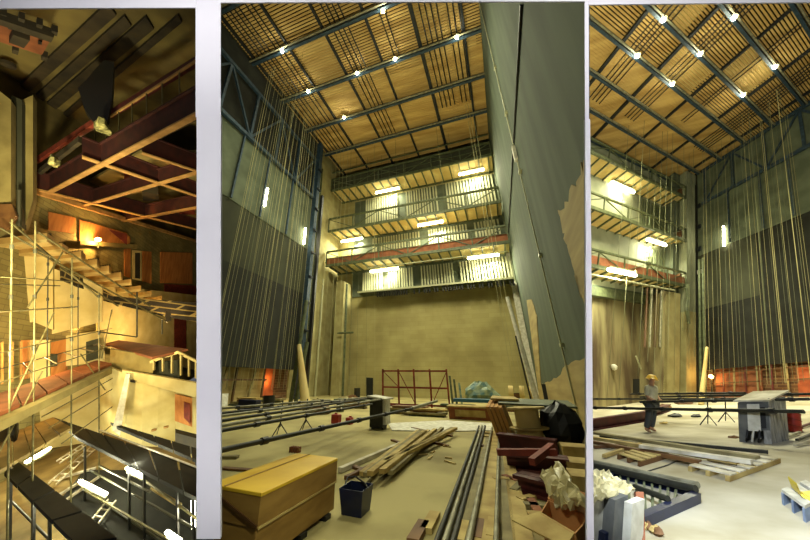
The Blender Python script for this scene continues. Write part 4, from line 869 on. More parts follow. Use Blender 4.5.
# bags and white boxes at the near edge
def cloth(fr, q, m, lb, sd, nm='plastic_sheet', amp=.04, n=12):
    mb = MB(fr); rnd = random.Random(sd); P = [fr.at(x, y, 2, z) for x, y, z in q]
    for i in range(n + 1):
        for j in range(n + 1):
            u, v = i / n, j / n; p = (P[0] * (1 - u) + P[3] * u) * (1 - v) + (P[1] * (1 - u) + P[2] * u) * v
            mb.v.append(fr.w(p.x + rnd.uniform(-amp, amp) * .5, p.y + rnd.uniform(-amp, amp) * .5, p.z + rnd.uniform(-amp, amp)))
    for i in range(n):
        for j in range(n): k = i * (n + 1) + j; mb.f.append((k, k + 1, k + n + 2, k + n + 1))
    o = mb.build(nm, m, label=lb, cat='plastic sheet', smooth=False)
    if o: mo = o.modifiers.new('solid', 'SOLIDIFY'); mo.thickness = .03
cloth(R, ((588, 470, .5), (610, 472, .5), (636, 490, .42), (588, 500, .5)), 'plastic_sheet', 'crumpled clear plastic over the white boxes beside the divider', 3)
for i, (px, w, h, m) in enumerate(((588, .22, .45, 'white_paint'), (612, .16, .42, 'grey_dark'), (630, .1, .38, 'white_paint'))):
    p = R.at(px, 548, 2, 0); t = thing('carton', ('white carton under the clear plastic, leftmost', 'grey carton under the clear plastic, middle', 'narrow white carton under the clear plastic, right')[i], 'carton', R.w(*p))
    MB(R).box(p.x, p.x + .25, p.y - .0, p.y + w, 0, h).build('body', m, t); MB(R).box(p.x, p.x + .25, p.y, p.y + w, h, h + .02).build('lid', m, t)
p = R.at(640, 540, 2, 0); MB(R).bar((p.x, p.y, 0), (p.x + .1, p.y + .1, .42), .09, .09).build('wood_post', 'red_board', label='reddish timber post beside the white cartons', cat='post')
rnd = random.Random(77)
for i in range(7):
    p = R.at(625 + i * 6 + rnd.uniform(-3, 3), 524 + rnd.uniform(-6, 12), 2, 0); MB(R).blob((p.x, p.y, .03), .06, .06, .05, .25, 8, i).build('rubble_lump', ('ply_dark', 'lumber')[i % 2], label='small lump of rubble at the near edge beside the cartons', cat='rubble', group='rubble lumps beside the cartons', smooth=False)
# yellow seat and white pallet block at the right edge
t = thing('plastic_chair', 'yellow curved plastic chair shell standing at the right edge', 'chair', R.w(*R.at(800, 492, 2, 0)))
mb = MB(R); P = [R.at(x, y, 2, z) for x, y, z in ((797, 486, .34), (801, 496, .2), (812, 503, .14), (826, 501, .15), (835, 488, .3))]
for a, b in zip(P, P[1:]): mb.hexa([a, b, b + Vector((.3, .15, 0)), a + Vector((.3, .15, 0)), a + Vector((0, 0, .03)), b + Vector((0, 0, .03)), b + Vector((.3, .15, .03)), a + Vector((.3, .15, .03))])
mb.build('shell', 'yellow_plastic', t); q = R.at(812, 503, 2, 0); MB(R).tube(q, (q.x + .3, q.y, .2), .03).build('leg', 'black_steel', t)
pallet(R, (782, 504), (806, 523), (835, 508), .17, 'white dusty pallet block at the right edge under the yellow seat', 'white_paint', 3, 'pale_blue')
for i, (x0, y0, x1, y1_) in enumerate(((797, 440, 812, 434), (795, 445, 812, 441), (786, 437, 800, 432), (800, 427, 812, 423))):
    run((x0, y0), (x1, y1_), .06, .05, .06, ('pipe_dark', 'lumber_white', 'pipe_grey', 'maroon')[i], 'floor_bar', ('dark bar on the white dust right of the cabinet', 'white bar on the dust right of the cabinet', 'grey bar on the dust touching the red drum', 'maroon bar behind the red drum')[i], 'bar', fr=R)

# ================================================================== LEFT BAY: the auditorium full of scaffolding
YW = 24.0; FW = Vector((.62, .79, 0))      # FW: roughly away from the viewer, in plan
spot('fill_light', L.w(*L.dep(-30, 300, 9)), L.w(*L.dep(10, 60, 16)), 5200, (1, .88, .5), 90, 1, .4)  # this and the next two: unseen warm fills added to brighten the bay
area('fill_light', L.w(*L.dep(60, 470, 7.5)) + Vector((0, 0, 3.5)), L.w(*L.dep(60, 340, 20)), 1.6, 900, (1, .84, .46))
spot('fill_light', L.w(*L.dep(-40, 380, 8)), L.w(*L.dep(110, 260, 24)), 7500, (1, .8, .4), 105, .8, .4)
point('work_lamp', L.w(*L.dep(160, 335, 24.5)), 900, (1, .66, .28), .2)
point('work_lamp', L.w(*L.dep(98, 241, 22.5)), 600, ORG, .1)
point('work_lamp', L.w(*L.dep(30, 352, 15)), 500, ORG, .2)
point('work_lamp', L.w(*L.dep(75, 325, 21)), 400, ORG, .2)
mat('olive_wall', (150, 138, 84), (116, 104, 58), .8, .9, det=8)
brickmat('olive_block', (148, 140, 88), (128, 120, 72), (112, 104, 64), .9, .3, rot=(math.radians(-90), -math.atan2(L.c[0].y, L.c[0].x), 0), ms=.02)
mat('cream_wall', (214, 200, 140), (190, 172, 108), .8, .85, det=8)
mat('dark_vault', (124, 112, 62), (84, 74, 42), .4, .95, det=8)
mat('dark_duct', (62, 54, 34), (38, 33, 22), 1, .8)
mat('orange_ply', (206, 140, 72), (176, 108, 50), 1.2, .8, stretch=(3, 3, .4), det=6)
mat('tan_flange', (190, 150, 90), (160, 122, 66), 2, .8)
mat('tread_wood', (190, 160, 96), (150, 118, 62), 1, .85, det=8)
mat('red_planks', (140, 84, 48), (108, 60, 32), 1.2, .8, stretch=(1, 1, 1), det=8)
mat('khaki_planks', (150, 130, 76), (116, 98, 54), 1.2, .8, det=8)
mat('black_deck', (30, 30, 25), (20, 20, 16), 1.5, .8, det=6)
mat('scaffold_tube', (128, 122, 80), (92, 88, 56), 5, .5, .3)
mat('scaffold_dark', (60, 60, 44), rough=.5)
mat('dark_maroon', (70, 28, 22), (48, 20, 18), 2, .7)
mat('foil', (200, 196, 130), (60, 60, 40), 5, .3, bump=.6, det=6)
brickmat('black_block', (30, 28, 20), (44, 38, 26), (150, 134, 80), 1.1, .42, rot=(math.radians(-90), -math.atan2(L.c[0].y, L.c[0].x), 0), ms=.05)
def slab(pts, th, m, fwd=None, **k):
    """upright panel through points (image column, row, distance), th thick away from the viewer"""
    return MB(L).prism([tuple(L.dep(*p)) for p in pts], (fwd or FW) * th)
def hor(pts, z, th):
    """horizontal slab at height z"""
    return MB(L).prism([tuple(L.at(x, y, 2, z)) for x, y in pts], (0, 0, -th))
def onw(pts, y, th):
    return MB(L).prism([tuple(L.at(a, b, 1, y)) for a, b in pts], (0, -th, 0))
S('floor', hor([(-250, 380), (190, 380), (205, 620), (-250, 620)], 0, .3), 'khaki_planks')
S('ceiling', hor([(-400, 150), (196, 170), (230, -160), (-400, -400)], 24, .3), 'dark_vault')
S('wall_back', MB(L).box(-2, 45, YW, YW + .4, -1, 17), 'olive_block')
S('wall_upper', MB(L).box(-2, 45, YW + 1.5, YW + 1.9, 16.5, 26), 'dark_vault')
# --- ceiling things
for i, (a, b, w) in enumerate((((112, 8), (20, 92), .8), ((128, 20), (32, 104), .7), ((150, 22), (44, 112), .9), ((180, 18), (62, 118), .5))):
    p = L.at(*a, 2, 23.6); q = L.at(*b, 2, 23.6); MB(L).bar(p, q, w * .8, .15).build('ceiling_duct', 'dark_duct', label=('dark band duct on the auditorium ceiling, leftmost', 'dark band duct on the auditorium ceiling, second from left', 'broad dark band duct on the auditorium ceiling, third', 'thin dark band duct on the auditorium ceiling, rightmost')[i], cat='duct')
t = thing('ceiling_bracket', 'rusty red steel ceiling box with a square hole, top left corner', 'bracket', L.w(*L.at(25, 35, 2, 21.5)))
hor([(-14, 8), (52, 30), (42, 48), (-14, 30)], 21.5, .35).build('plate', 'red_planks', t); hor([(13, 28), (30, 34), (24, 42), (9, 36)], 21.1, .3).build('hole_frame', 'dark_duct', t)
hor([(-14, 5), (54, 29), (51, 34), (-14, 11)], 21.3, .4).build('lip', 'dark_duct', t)
for k, (x, y) in enumerate(((4, 9), (22, 13), (40, 19), (55, 26), (45, 52), (16, 45))): hor([(x - 3, y - 2), (x + 3, y), (x + 2, y + 4), (x - 4, y + 2)], 21.4, .3).build('lug', 'dark_duct', t)
for x, y in ((10, 27), (40, 42)): hor([(x - 2, y - 2), (x + 2, y - 1), (x + 2, y + 2), (x - 2, y + 1)], 21.0, .05).build('bolt_hole', 'black_steel', t)
MB(L).lathe(L.at(8, 68, 2, 23), [(.1, 0), (.3, .1), (.3, .3)], 12).build('ceiling_fitting', 'dark_duct', label='small round dark fitting on the olive ceiling at left', cat='fitting')
def ibeam(pa, pb, z, lb, h=.95, w=.32):
    a = L.at(*pa, 2, z); b = L.at(*pb, 2, z); t = thing('ceiling_beam', lb, 'beam', L.w(*a)); zz = Vector((0, 0, 1))
    MB(L).bar(a, b, w, .07).build('lower_flange', 'tan_flange', t); MB(L).bar(a + zz * (h / 2), b + zz * (h / 2), .06, h - .06).build('web', 'dark_maroon', t)
    MB(L).bar(a + zz * h, b + zz * h, w, .07).build('upper_flange', 'dark_maroon', t)
ibeam((50, 192), (199, 114), 16.5, 'maroon ceiling beam with a tan lower edge, rising to upper right', 1.1, .36)
ibeam((82, 157), (199, 197), 16.6, 'maroon ceiling beam running down to the right from the crossing', 1.0, .3)
ibeam((30, 188), (199, 230), 16.5, 'maroon ceiling beam nearest the brick wall top', 1.1, .4)
ibeam((76, 208), (199, 172), 16.55, 'maroon ceiling beam crossing low over the brick wall', .9, .36)
ibeam((142, 153), (199, 172), 16.6, 'short maroon ceiling beam at the right, between two long ones', 1.0, .2)
ibeam((120, 222), (199, 207), 16.45, 'low maroon ceiling beam at right over the brick wall', 1.0, .5)
p0 = L.at(30, 190, 1, YW - .3); p1 = L.at(199, 242, 1, YW - .3); MB(L).bar(p0, p1, .3, .3).build('wall_plate', 'tan_flange', label='tan timber plate along the top of the brick wall', cat='plate')
for i, (x, y) in enumerate(((15, 175), (132, 178), (150, 190), (180, 160), (186, 205))):
    hor([(x - 8, y - 5), (x + 8, y - 3), (x + 9, y + 4), (x - 7, y + 4)], 18.5, .6).build('ceiling_box', ('dark_duct', 'red_steel', 'dark_duct')[i % 3] if i else 'dark_duct', label=('dark box on the ceiling by the left column', 'rusty box between the crossing ceiling beams, upper', 'dark box between the crossing ceiling beams, lower', 'dark box right of the ceiling crossing', 'low dark box at the right end of the ceiling')[i], cat='box')
S('ceiling_panel', hor([(60, 196), (140, 150), (199, 150), (199, 236)], 19.5, .2), 'olive_wall')
# catwalk and rail on the first beam
t = thing('catwalk_rail', 'dim steel railing standing on the rising ceiling beam', 'railing', L.w(*L.at(120, 155, 2, 16.5)))
A_, B_ = L.at(95, 168, 2, 16.5), L.at(199, 114, 2, 16.5)
for k in range(8): p = A_.lerp(B_, k / 7); MB(L).bar(p + Vector((0, 0, 1.1)), p + Vector((0, 0, 2.3)), .07, .07).build('post', 'scaffold_tube', t)
MB(L).bar(A_ + Vector((0, 0, 2.3)), B_ + Vector((0, 0, 2.3)), .09, .09).build('top_rail', 'tan_flange', t)
MB(L).bar(A_ + Vector((.9, .6, 1.2)), B_ + Vector((.9, .6, 1.2)), 1.6, .1).build('walkway', 'dark_duct', label='dark catwalk behind the railing on the rising beam', cat='catwalk')
for i, (a, b, z) in enumerate((((30, 165), (95, 122), 18.5), ((40, 172), (80, 140), 17.5), ((72, 138), (196, 62), 19.0))): p = L.at(*a, 2, z); q = L.at(*b, 2, z); MB(L).bar(p, q, .22, .3).build('ceiling_rail', ('red_steel', 'dark_duct', 'maroon')[i], label=('reddish rail under the ceiling left of the dark cloth', 'dark rail under the ceiling over the column', 'long maroon rail high over the catwalk')[i], cat='rail')
o = slab([(78, 88, 15), (86, 80, 15), (98, 66, 15), (104, 60, 15), (114, 62, 15), (112, 100, 15), (106, 128, 15), (92, 120, 15), (84, 108, 15)], .5, None).build('hanging_cloth', 'black_steel', label='dark ragged cloth bundle hanging from the ceiling centre', cat='cloth')
for i, (x, y) in enumerate(((103, 127), (54, 162))): p = L.dep(x, y, 14.5); MB(L).blob((p.x, p.y, p.z), .45 - .15 * i, .45 - .15 * i, .35, .35, 10, 40 + i).build('foil_bundle', 'foil', label=('crumpled pale foil bundle under the dark cloth', 'small pale foil bundle above the left column')[i], cat='bundle', smooth=False)
# --- left column and wall
S('wall_left_column', slab([(-40, 60, 15), (11, 100, 15.5), (11, 204, 15.5), (-40, 215, 15)], .6, None), 'olive_wall')
S('wall_left_column', slab([(11, 95, 16.2), (22, 100, 16.4), (22, 228, 16.4), (11, 222, 16.2)], .6, None), 'felt_mid')
S('wall_left_column', slab([(22, 100, 16.8), (33, 95, 17), (33, 200, 17), (22, 236, 16.8)], .6, None), 'olive_wall')
MB(L).tube(L.dep(19, 190, 15.8), L.dep(19, 226, 15.8), .09).build('down_pipe', 'scaffold_dark', label='dark down pipe beside the olive column', cat='pipe')
slab([(-5, 204, 15.2), (12, 204, 15.3), (16, 216, 15.3), (9, 229, 15.3), (-5, 229, 15.2)], .3, None).build('brown_bracket', 'ply_dark', label='brown bracket at the foot of the olive column', cat='bracket')
# openings in the brick wall
def opening(pts, m, lb, d=.12): return onw(pts, YW - .01, d).build('boarded_opening', m, label=lb, cat='opening')
opening([(48, 212), (75, 218), (75, 234), (48, 230)], 'orange_ply', 'orange boarded opening at the left of the brick wall')
opening([(79, 220), (126, 233), (130, 238), (129, 246), (79, 241)], 'orange_ply', 'wide orange boarded opening with a lit lamp')
slab([(108, 229, 22.5), (127, 234, 24), (127, 245, 24)], .1, None).build('dark_gusset', 'red_steel', label='dark triangular board in the wide lit opening', cat='board')
t = thing('work_lamp', 'glowing work lamp in the wide orange opening', 'lamp', L.w(*L.dep(98, 239.5, 22.8)))
MB(L).lathe(L.dep(98, 239.5, 22.8), [(.05, -.16), (.18, -.06), (.18, .06), (.05, .16)], 12).build('bulb', 'bulb_orange', t); MB(L).tube(L.dep(98, 241, 22.8), L.dep(98, 248, 22.8), .05).build('stand', 'scaffold_dark', t)
onw([(79, 241), (136, 245), (136, 249), (79, 245)], YW - .15, .3).build('sill_beam', 'olive_wall', label='olive sill beam under the wide orange opening', cat='beam')
opening([(124, 249), (130, 249), (130, 278), (124, 276)], 'orange_ply', 'narrow orange board left of the tall dark doorway')
opening([(132, 250), (141, 251), (141, 281), (132, 279)], 'cream_wall', 'cream framed tall doorway in the brick wall', .1)
opening([(134.5, 253), (139.5, 253), (139.5, 279), (134.5, 278)], 'black_felt', 'dark inside of the tall doorway in the brick wall', .14)
opening([(142, 251), (151, 252), (151, 284), (142, 281)], 'orange_ply', 'orange board right of the tall dark doorway')
opening([(160, 252), (192, 253), (192, 284), (160, 283)], 'orange_ply', 'large orange planked opening at the right of the brick wall')
onw([(164, 284), (199, 286), (199, 296), (164, 294)], YW - .01, .15).build('dark_plinth', 'red_steel', label='dark brown plinth under the large orange opening', cat='plinth')
# lower orange wall
S('wall_lower', onw([(96, 284), (202, 296), (202, 372), (96, 345)], YW - .8, .2), 'cream_wall')
onw([(174, 318), (186, 320), (186, 352), (174, 348)], YW - 1.05, .08).build('door_leaf', 'red_steel', label='dark brown door leaf in the glowing lower wall', cat='door')
# --- stepped seating slabs
steps = [(47, 233, 16), (62, 243, 17), (81, 251, 18), (97, 259, 19), (109, 265.5, 20), (121, 272, 21), (131, 279, 22), (141, 285.5, 23), (151, 291, 24), (162, 296, 25)]
for i, (px, py, d) in enumerate(steps):
    E_ = L.dep(px, py, d); far = max(-30, px - 78 + i * 3); W_ = L.at(far, py + (px - far) * .11, 2, E_.z)
    nm = ('uppermost', 'second', 'third', 'fourth', 'fifth', 'sixth', 'seventh', 'eighth', 'ninth', 'lowest')[i]
    t = thing('seating_step', '%s long timber step of the raked seating' % nm, 'step', L.w(*E_))
    th = .34 if i < 6 else .24; s2 = FW * 1.3
    MB(L).hexa([W_ - Vector((0, 0, th)), E_ - Vector((0, 0, th)), E_ + s2 - Vector((0, 0, th)), W_ + s2 - Vector((0, 0, th)), W_, E_, E_ + s2, W_ + s2]).build('tread', 'tread_wood', t)
    MB(L).hexa([W_ - Vector((0, 0, th + .14)), E_ - Vector((0, 0, th + .14)), E_ + s2 - Vector((0, 0, th + .14)), W_ + s2 - Vector((0, 0, th + .14)), W_ - Vector((0, 0, th)), E_ - Vector((0, 0, th)), E_ + s2 - Vector((0, 0, th)), W_ + s2 - Vector((0, 0, th))]).build('soffit', 'deck_wood', t)
    if i < 7:
        dd = (W_ - E_).normalized()
        for k in range(9): p = E_ + dd * (.12 + k * .26) + s2 * .6; MB(L).box(p.x - .06, p.x + .06, p.y - .06, p.y + .06, p.z, p.z + .2).build('nosing_block', 'scaffold_dark', t)
for i, (a, b) in enumerate((((10, 222, 15), (98, 297, 17.5)), ((33, 250, 15), (168, 322, 23)), ((38, 232, 15), (150, 306, 21)), ((0, 228, 14.5), (60, 262, 16)), ((60, 268, 16), (118, 306, 20)))):
    MB(L).tube(L.dep(*a), L.dep(*b), .05).build('raking_tube', 'scaffold_tube', label=('raking scaffold tube under the steps, steepest at left', 'longest raking scaffold tube below the seating', 'raking scaffold tube crossing the step ends', 'short raking tube at the top of the seating', 'short raking tube under the middle steps')[i], cat='scaffold tube')
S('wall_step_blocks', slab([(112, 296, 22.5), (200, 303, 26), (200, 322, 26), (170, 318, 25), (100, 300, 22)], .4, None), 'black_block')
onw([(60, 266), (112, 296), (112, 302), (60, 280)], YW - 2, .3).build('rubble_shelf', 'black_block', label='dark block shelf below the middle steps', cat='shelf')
slab([(165.5, 311, 21), (171, 311, 21), (171, 321, 21), (165.5, 321, 21)], .3, None).build('loudspeaker', 'black_steel', label='small black box hanging at the end of the steps', cat='loudspeaker')
for i, (x, y0, y1_) in enumerate(((137, 292, 337), (162, 320, 334))): MB(L).tube(L.dep(x, y0, 20.5), L.dep(x, y1_, 20.5), .05).build('hanger_tube', 'scaffold_dark', label=('dark vertical tube hanging before the glowing wall, left', 'short dark tube hanging under the black box')[i], cat='tube')
MB(L).tube(L.dep(100, 332, 20), L.dep(137, 337, 20.5), .04).build('guard_tube', 'scaffold_dark', label='thin level tube before the glowing wall', cat='tube')
# --- left lower walls behind the scaffold
def vq(a, b, yt0, yt1, yb0, yb1, da, db, th, nm, m, **k):
    o = slab([(a, yt0, da), (b, yt1, db), (b, yb1, db), (a, yb0, da)], th, None)
    return S(nm, o, m) if not k else o.build(nm, m, **k)
vq(-60, 35, 246, 240, 330, 322, 15.5, 18, .4, 'wall_balcony', 'cream_wall'); vq(34, 53, 240, 246, 322, 330, 18.1, 18.4, .4, 'wall_balcony', 'cream_wall'); vq(52, 102, 268, 285, 334, 322, 18.6, 20.5, .4, 'wall_balcony', 'cream_wall')
MB(L).prism([tuple(L.at(x, y, 2, 6.9)) for x, y in ((-60, 334), (48, 322), (48, 330), (-60, 348))], (0, 0, -.45)).build('balcony_ledge', 'olive_wall', label='olive ledge under the cream balcony wall at left', cat='ledge')
MB(L).prism([tuple(L.at(x, y, 2, 6.8)) for x, y in ((46, 332), (100, 320), (104, 328), (48, 344))], (0, 0, -.45)).build('balcony_ledge', 'olive_wall', label='olive ledge under the middle balcony wall', cat='ledge')
vq(-60, 30, 345, 340, 400, 378, 15.5, 17.5, .3, 'wall_panelled', 'orange_ply'); vq(30, 50, 340, 340, 395, 385, 17.5, 18, .3, 'wall_panelled', 'cream_wall'); vq(48, 66, 342, 338, 378, 370, 18, 19, .3, 'wall_panelled', 'orange_ply'); vq(66, 104, 336, 330, 366, 362, 19, 20.5, .3, 'wall_panelled', 'cream_wall')
vq(50, 57, 354, 354, 367, 366, 17.8, 17.9, .1, 'dark_window', 'felt_mid', label='small dark window between the lit orange panels', cat='window')
vq(86, 100, 342, 338, 362, 358, 19.5, 19.8, .1, 'dark_window', 'felt_mid', label='larger dark opening at the end of the red plank deck', cat='window')
for i, x in enumerate((2, 12, 21, 29)): MB(L).bar(L.dep(x, 342, 15.2 + i * .5), L.dep(x, 384 - i * 2, 15.2 + i * .5), .12, .12).build('panel_stud', 'tan_flange', label='upright timber stud on the lit orange panelling', cat='stud', group='studs on the orange panelling')
vq(-60, 40, 400, 385, 470, 450, 15.8, 18.2, .3, 'wall_white', 'cream_wall'); vq(40, 103, 385, 362, 450, 440, 18.2, 20.3, .3, 'wall_white', 'cream_wall')
# --- right lower: brown ledge, fascia, railing, curved wall
hor([(102, 338), (188, 349), (152, 357), (106, 344)], 6.2, .12).build('brown_ledge', 'red_planks', label='brown plank platform below the glowing wall', cat='platform')
vq(110, 153, 349, 356, 368, 373, 18, 17, .4, 'wall_fascia', 'olive_wall'); vq(122, 202, 370, 384, 378, 399, 16.8, 15.6, .3, 'wall_fascia', 'cream_wall')
t = thing('balcony_railing', 'pale balustrade with thick posts on the cream fascia at right', 'railing', L.w(*L.dep(170, 372, 16)))
MB(L).bar(L.dep(150, 362, 16.3), L.dep(178, 352, 16.6), .14, .14).build('rail', 'cream_wall', t); MB(L).bar(L.dep(178, 352, 16.6), L.dep(202, 364, 15.8), .14, .14).build('rail', 'cream_wall', t)
for x, a, b in ((154, 361, 370), (163, 358, 371), (172, 356, 373), (181, 355, 375), (189, 359, 376), (196, 362, 378)): MB(L).bar(L.dep(x, a, 16.2), L.dep(x, b, 16.2), .14, .14).build('post', 'cream_wall', t)
vq(150, 180, 362, 360, 374, 378, 17.6, 17.6, .1, 'dark_box', 'felt_mid', label='dark void panel behind the pale balustrade', cat='panel')
# curved cream wall made of facets
F = [(100, 362, 430, 19), (112, 368, 434, 17.6), (126, 374, 440, 17), (142, 378, 446, 16.8), (158, 382, 447, 17), (172, 386, 443, 17.4), (178, 388, 438, 17.6)]
mb = MB(L)
for (a, t0, b0_, d0), (b, t1, b1_, d1) in zip(F, F[1:]): mb.prism([tuple(L.dep(a, t0, d0)), tuple(L.dep(b, t1, d1)), tuple(L.dep(b, b1_, d1)), tuple(L.dep(a, b0_, d0))], FW * .3)
S('wall_curved', mb, 'cream_wall')
vq(176, 203, 388, 396, 440, 470, 17.2, 15.8, .3, 'wall_pier', 'cream_wall')
vq(175, 192, 394, 398, 421, 427, 16.6, 16.3, .1, 'lit_doorway', 'orange_ply', label='orange lit doorway low on the cream pier at right', cat='opening')
vq(184, 190, 402, 404, 418, 424, 16.3, 16.2, .1, 'doorway_board', 'red_steel', label='red brown board in the lit doorway', cat='board')
slab([(126, 374, 16.2), (130, 374, 16.2), (120, 436, 15.8), (112, 430, 15.8)], .2, None).build('white_pilaster', 'white_paint', label='tapering white pilaster on the curved cream wall', cat='pilaster')
for i, (x, y) in enumerate(((154, 430), (166, 427))): MB(L).lathe(L.dep(x, y, 16.6), [(.12, -.04), (.12, .04)], 10).build('wall_vent', 'tan_flange', label=('round tan mark low on the curved wall, left', 'round tan mark low on the curved wall, right')[i], cat='vent')
slab([(130, 380, 16.4), (135, 381, 16.4), (135, 383, 16.4), (130, 382, 16.4)], .2, None).build('wall_spotlight', 'black_steel', label='small black spotlight under the cream fascia', cat='spotlight')
vq(176, 203, 433, 440, 446, 460, 14.5, 13.8, .5, 'dark_bin', 'dark_duct', label='dark bin at the foot of the cream pier', cat='bin')
# --- decks
def deck(pts, z, th, lb, m, n, nm='scaffold_deck', gapm='scaffold_dark'):
    """pts: near-left, far-left, far-right, near-right in the picture, split into n boards"""
    P = [L.at(x, y, 2, z) for x, y in pts]; t = thing(nm, lb, 'deck', L.w(*P[0]))
    for k in range(n):
        u0, u1 = k / n + .006, (k + 1) / n - .006
        q = [P[0].lerp(P[3], u0), P[1].lerp(P[2], u0), P[1].lerp(P[2], u1), P[0].lerp(P[3], u1)]
        MB(L).prism([tuple(v) for v in q], (0, 0, -th)).build('board', m, t)
    return t, P
deck([(-12, 418), (-12, 397), (97, 360), (112, 363)], 5.7, .12, 'red brown plank deck on the scaffold, upper', 'red_planks', 6)
deck([(-30, 488), (-12, 442), (53, 417), (72, 427)], 3.6, .12, 'khaki plank deck on the scaffold, lower', 'khaki_planks', 6)
hor([(-12, 420), (112, 364), (112, 368), (-12, 428)], 5.55, .3).build('deck_beam', 'olive_wall', label='olive edge beam along the upper red plank deck', cat='beam')
def walk(pts, lb, n): return deck(pts, 2.6, .14, lb, 'black_deck', n, 'black_walkway')
walk([(77, 437), (53, 417), (212, 472), (212, 505)], 'black panelled walkway crossing the middle, with white strip', 7)
walk([(118, 427), (110, 422), (212, 453), (212, 466)], 'black panelled walkway at the foot of the curved wall', 6)
walk([(4, 472), (16, 460), (165, 575), (108, 575)], 'black panelled walkway in the left foreground', 5)
for i, (a, b, z, r, m) in enumerate((((100, 430), (204, 470), 2.75, .035, 'white_paint'), ((12, 468), (-10, 456), 2.7, .03, 'white_paint'))): MB(L).tube(L.at(*a, 2, z), L.at(*b, 2, z), r).build('white_strip', m, label=('thin white tube lying along the middle walkway', 'short white tube at the end of the near walkway')[i], cat='tube')
for i, (x, y, y2, d) in enumerate(((11, 470, 540, 12), (34, 488, 545, 10.5), (50, 500, 548, 9.8), (85, 441, 500, 14), (129, 462, 548, 12), (177, 492, 548, 10.5), (144, 470, 520, 11.5), (193, 505, 548, 10))):
    p = L.dep(x, y, d); p.z = 2.48; MB(L).bar(p, (p.x, p.y, 0), .12, .12, (0, 1, 0)).build('walkway_post', 'black_steel', label='black post standing under the walkways of the left bay', cat='post', group='posts under the black walkways')
for i, (a, b, z) in enumerate((((10, 500), (70, 560), 1.2), ((20, 478), (100, 552), .7), ((90, 470), (197, 530), 1.3), ((84, 490), (197, 556), .7), ((100, 500), (190, 560), .3), ((130, 470), (199, 520), 1.8), ((100, 466), (150, 492), 1.9))):
    MB(L).tube(L.at(*a, 2, z), L.at(*b, 2, z), .04).build('brace_tube', ('scaffold_dark', 'scaffold_tube')[i % 2], label=('dark level tube under the near walkway, upper', 'pale level tube under the near walkway, lower', 'dark tube running under the middle walkway, upper', 'pale tube running under the middle walkway, middle', 'dark tube lowest under the middle walkway', 'pale tube at the right under the middle walkway', 'short dark tube beside the bright lamp')[i], cat='tube')
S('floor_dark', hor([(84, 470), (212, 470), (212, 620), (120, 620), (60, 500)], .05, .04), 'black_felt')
# ladders and pale frames on the floor
def ladder(a, b, z, w, n, lb):
    p = L.at(*a, 2, z); q = L.at(*b, 2, z); d = (q - p).normalized(); s = Vector((-d.y, d.x, 0)) * w / 2; t = thing('ladder', lb, 'ladder', L.w(*p))
    for k in (-1, 1): MB(L).bar(p + s * k, q + s * k, .07, .07).build('rail', 'lumber_white', t)
    for k in range(n): c = p.lerp(q, (k + .5) / n); MB(L).bar(c - s, c + s, .05, .05).build('rung', 'lumber_white', t)
ladder((52, 484), (98, 444), .4, .7, 7, 'pale ladder frame lying between the walkways'); ladder((90, 528), (112, 500), .3, .6, 4, 'short pale ladder lying under the middle walkway')
ladder((58, 462), (86, 444), .9, .5, 4, 'small pale ladder near the bright tubes at left')
for i, (a, b) in enumerate((((50, 500), (84, 480)), ((60, 478), (96, 468)), ((66, 500), (100, 476)))): MB(L).bar(L.at(*a, 2, .15), L.at(*b, 2, .15), .12, .1).build('floor_batten', 'lumber_white', label=('pale batten on the floor left of the bright tube', 'pale batten on the floor above the bright tube', 'pale batten on the floor beside the ladder')[i], cat='batten')
hor([(150, 488), (153, 486), (182, 503), (180, 507)], 1.8, .06).build('light_board', 'lumber', label='narrow light board lying under the middle walkway', cat='board')
# fluorescent tubes
for i, (a, b, z, pw) in enumerate((((26, 462), (50, 448), 1.8, 460), ((80, 481), (106, 494), 1.4, 460), ((127, 468), (143, 476), 2.2, 240), ((167, 532), (180, 541), 1.8, 110), ((193, 500), (193.5, 530), 1.6, 60))):
    p = L.at(*a, 2, z); q = L.at(*b, 2, z)
    if i == 4: q = Vector((p.x, p.y, p.z - 1.0))
    t = thing('fluorescent_lamp', ('bright tube lamp beyond the lower khaki deck', 'bright tube lamp in the middle under the walkways', 'short bright tube lamp under the middle walkway edge', 'bright tube lamp at the bottom edge', 'upright bright tube lamp at the right edge of the left bay')[i], 'lamp', L.w(*p))
    MB(L).tube(p, q, .065, 10).build('tube', 'tube_lamp', t); MB(L).bar(p - Vector((0, 0, .13)), q - Vector((0, 0, .13)), .14, .06).build('batten', 'pale_steel', t)
    point('lamp_light', L.w(*((p + q) / 2 + Vector((0, 0, .3)))), pw, PALE, .25)
# --- scaffolding
fa, fb = L.at(-12, 418, 2, 5.7), L.at(112, 363, 2, 5.7); ra, rb_ = L.at(-12, 397, 2, 5.7), L.at(97, 360, 2, 5.7)
def pole(p, z0, z1, lb, m='scaffold_tube', r=.03):
    t = thing('scaffold_pole', lb, 'scaffold pole', L.w(p.x, p.y, z0))
    MB(L).tube((p.x, p.y, z0), (p.x, p.y, z1), r).build('tube', m, t)
    for z in (5.4, 7.6, 9.6, 11.4):
        if z0 < z < z1: MB(L).tube((p.x, p.y, z - .08), (p.x, p.y, z + .08), r * 1.9, 8).build('coupler', 'scaffold_dark', t)
def online(a, b, px):
    best = min((abs((lambda w: (CX + FPX * w.x / w.z) if w.z > 0 else 9e9)(RW.transposed() @ (L.w(*a.lerp(b, k / 400)) - EYE)) - px), k) for k in range(401))
    return a.lerp(b, best[1] / 400)
order = ('first', 'second', 'third', 'fourth', 'fifth', 'sixth')
for i, px in enumerate((9, 33.5, 71.5, 99)): pole(online(fa, fb, px), 0, (12.4, 12.6, 11.4, 9.8)[i], '%s scaffold pole from the left, at the outer deck edge' % order[i])
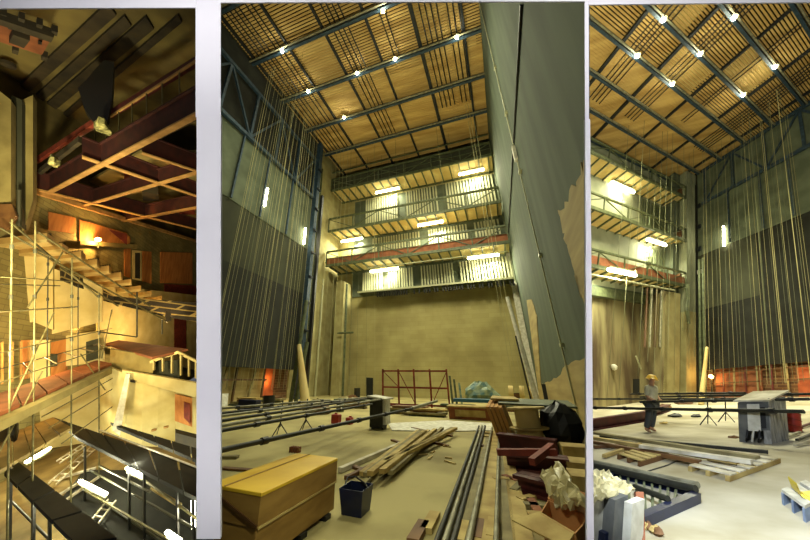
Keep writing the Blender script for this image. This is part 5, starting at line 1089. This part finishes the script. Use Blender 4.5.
for i, px in enumerate((10, 47, 78)): pole(online(ra, rb_, px), 5, (12.2, 11.8, 10.4)[i], '%s thin scaffold pole from the left, at the inner deck edge' % order[i], 'scaffold_dark', .026)
n = 0
for z in (6.7, 7.7, 9.1, 10.3):
    for (a, b, m) in ((fa, fb, 'scaffold_tube'), (ra, rb_, 'scaffold_dark')):
        if a is ra and z == 7.7: continue
        o = Vector((0, 0, z - 5.7)); MB(L).tube(a + o, a.lerp(b, .55 if z > 9 else 1) + o, .024).build('ledger_tube', m, label=('outer' if a is fa else 'inner') + ' level scaffold tube, ' + {6.7: 'knee high over the red deck', 7.7: 'chest high over the red deck', 9.1: 'one lift above the red deck', 10.3: 'highest over the red deck'}[z], cat='scaffold tube')
for i, (a, b, z0, z1) in enumerate(((.1, .38, 5.7, 8.9), (.62, .9, 6.8, 4.4), (.2, .45, 9.2, 11.6), (.86, 1.0, 6.2, 8.8), (0, .3, 3.9, 6.6))):
    p, q = fa.lerp(fb, a), fa.lerp(fb, b); MB(L).tube((p.x, p.y, z0), (q.x, q.y, z1), .028).build('brace_tube', 'scaffold_tube', label=('diagonal tube rising from the red deck at left', 'diagonal tube dropping below the red deck', 'highest diagonal tube at left', 'diagonal tube at the far end of the red deck', 'diagonal tube between the lower and upper decks')[i], cat='scaffold tube')
for k in range(6):
    p, q = fa.lerp(fb, .05 + k * .18), ra.lerp(rb_, .05 + k * .18)
    for z in (6.7, 9.1): 
        if k < 4 or z < 7: MB(L).tube((p.x, p.y, z), (q.x, q.y, z), .03).build('transom_tube', 'scaffold_dark', label='short cross tube joining the inner and outer scaffold poles', cat='scaffold tube', group='scaffold cross tubes')
for i, (z, a, b) in enumerate(((4.8, .3, 1), (4.2, .35, 1), (3.2, .45, 1), (2.2, .5, .98))):
    p, q = fa.lerp(fb, a), fa.lerp(fb, b); MB(L).tube((p.x, p.y, z), (q.x, q.y, z), .026).build('ledger_tube', 'scaffold_tube', label=('level tube just under the red deck edge', 'level tube, second below the red deck', 'level tube, third below the red deck', 'level tube lowest below the red deck')[i], cat='scaffold tube')
p = L.dep(14.5, 418, 12.2); t = thing('dark_jacket', 'small black jacket or bag hanging at the end of the red deck', 'jacket', L.w(p.x, p.y, p.z - .9))
MB(L).blob((p.x, p.y, p.z - .45), .2, .2, .5, .15, 10, 9, False).build('body', 'black_steel', t); MB(L).tube((p.x, p.y, p.z), (p.x, p.y, p.z + .15), .04).build('hook', 'black_steel', t)
t = thing('deck_box', 'green grey box standing on the lower khaki deck at left', 'box', L.w(*L.at(-4, 440, 2, 3.6)))
p = L.at(2, 440, 2, 3.6); MB(L).box(p.x - .6, p.x + .3, p.y - .3, p.y + .3, 3.6, 4.3).build('body', 'dark_duct', t); MB(L).box(p.x - .62, p.x + .32, p.y - .32, p.y + .32, 4.3, 4.36).build('lid', 'olive_wall', t)
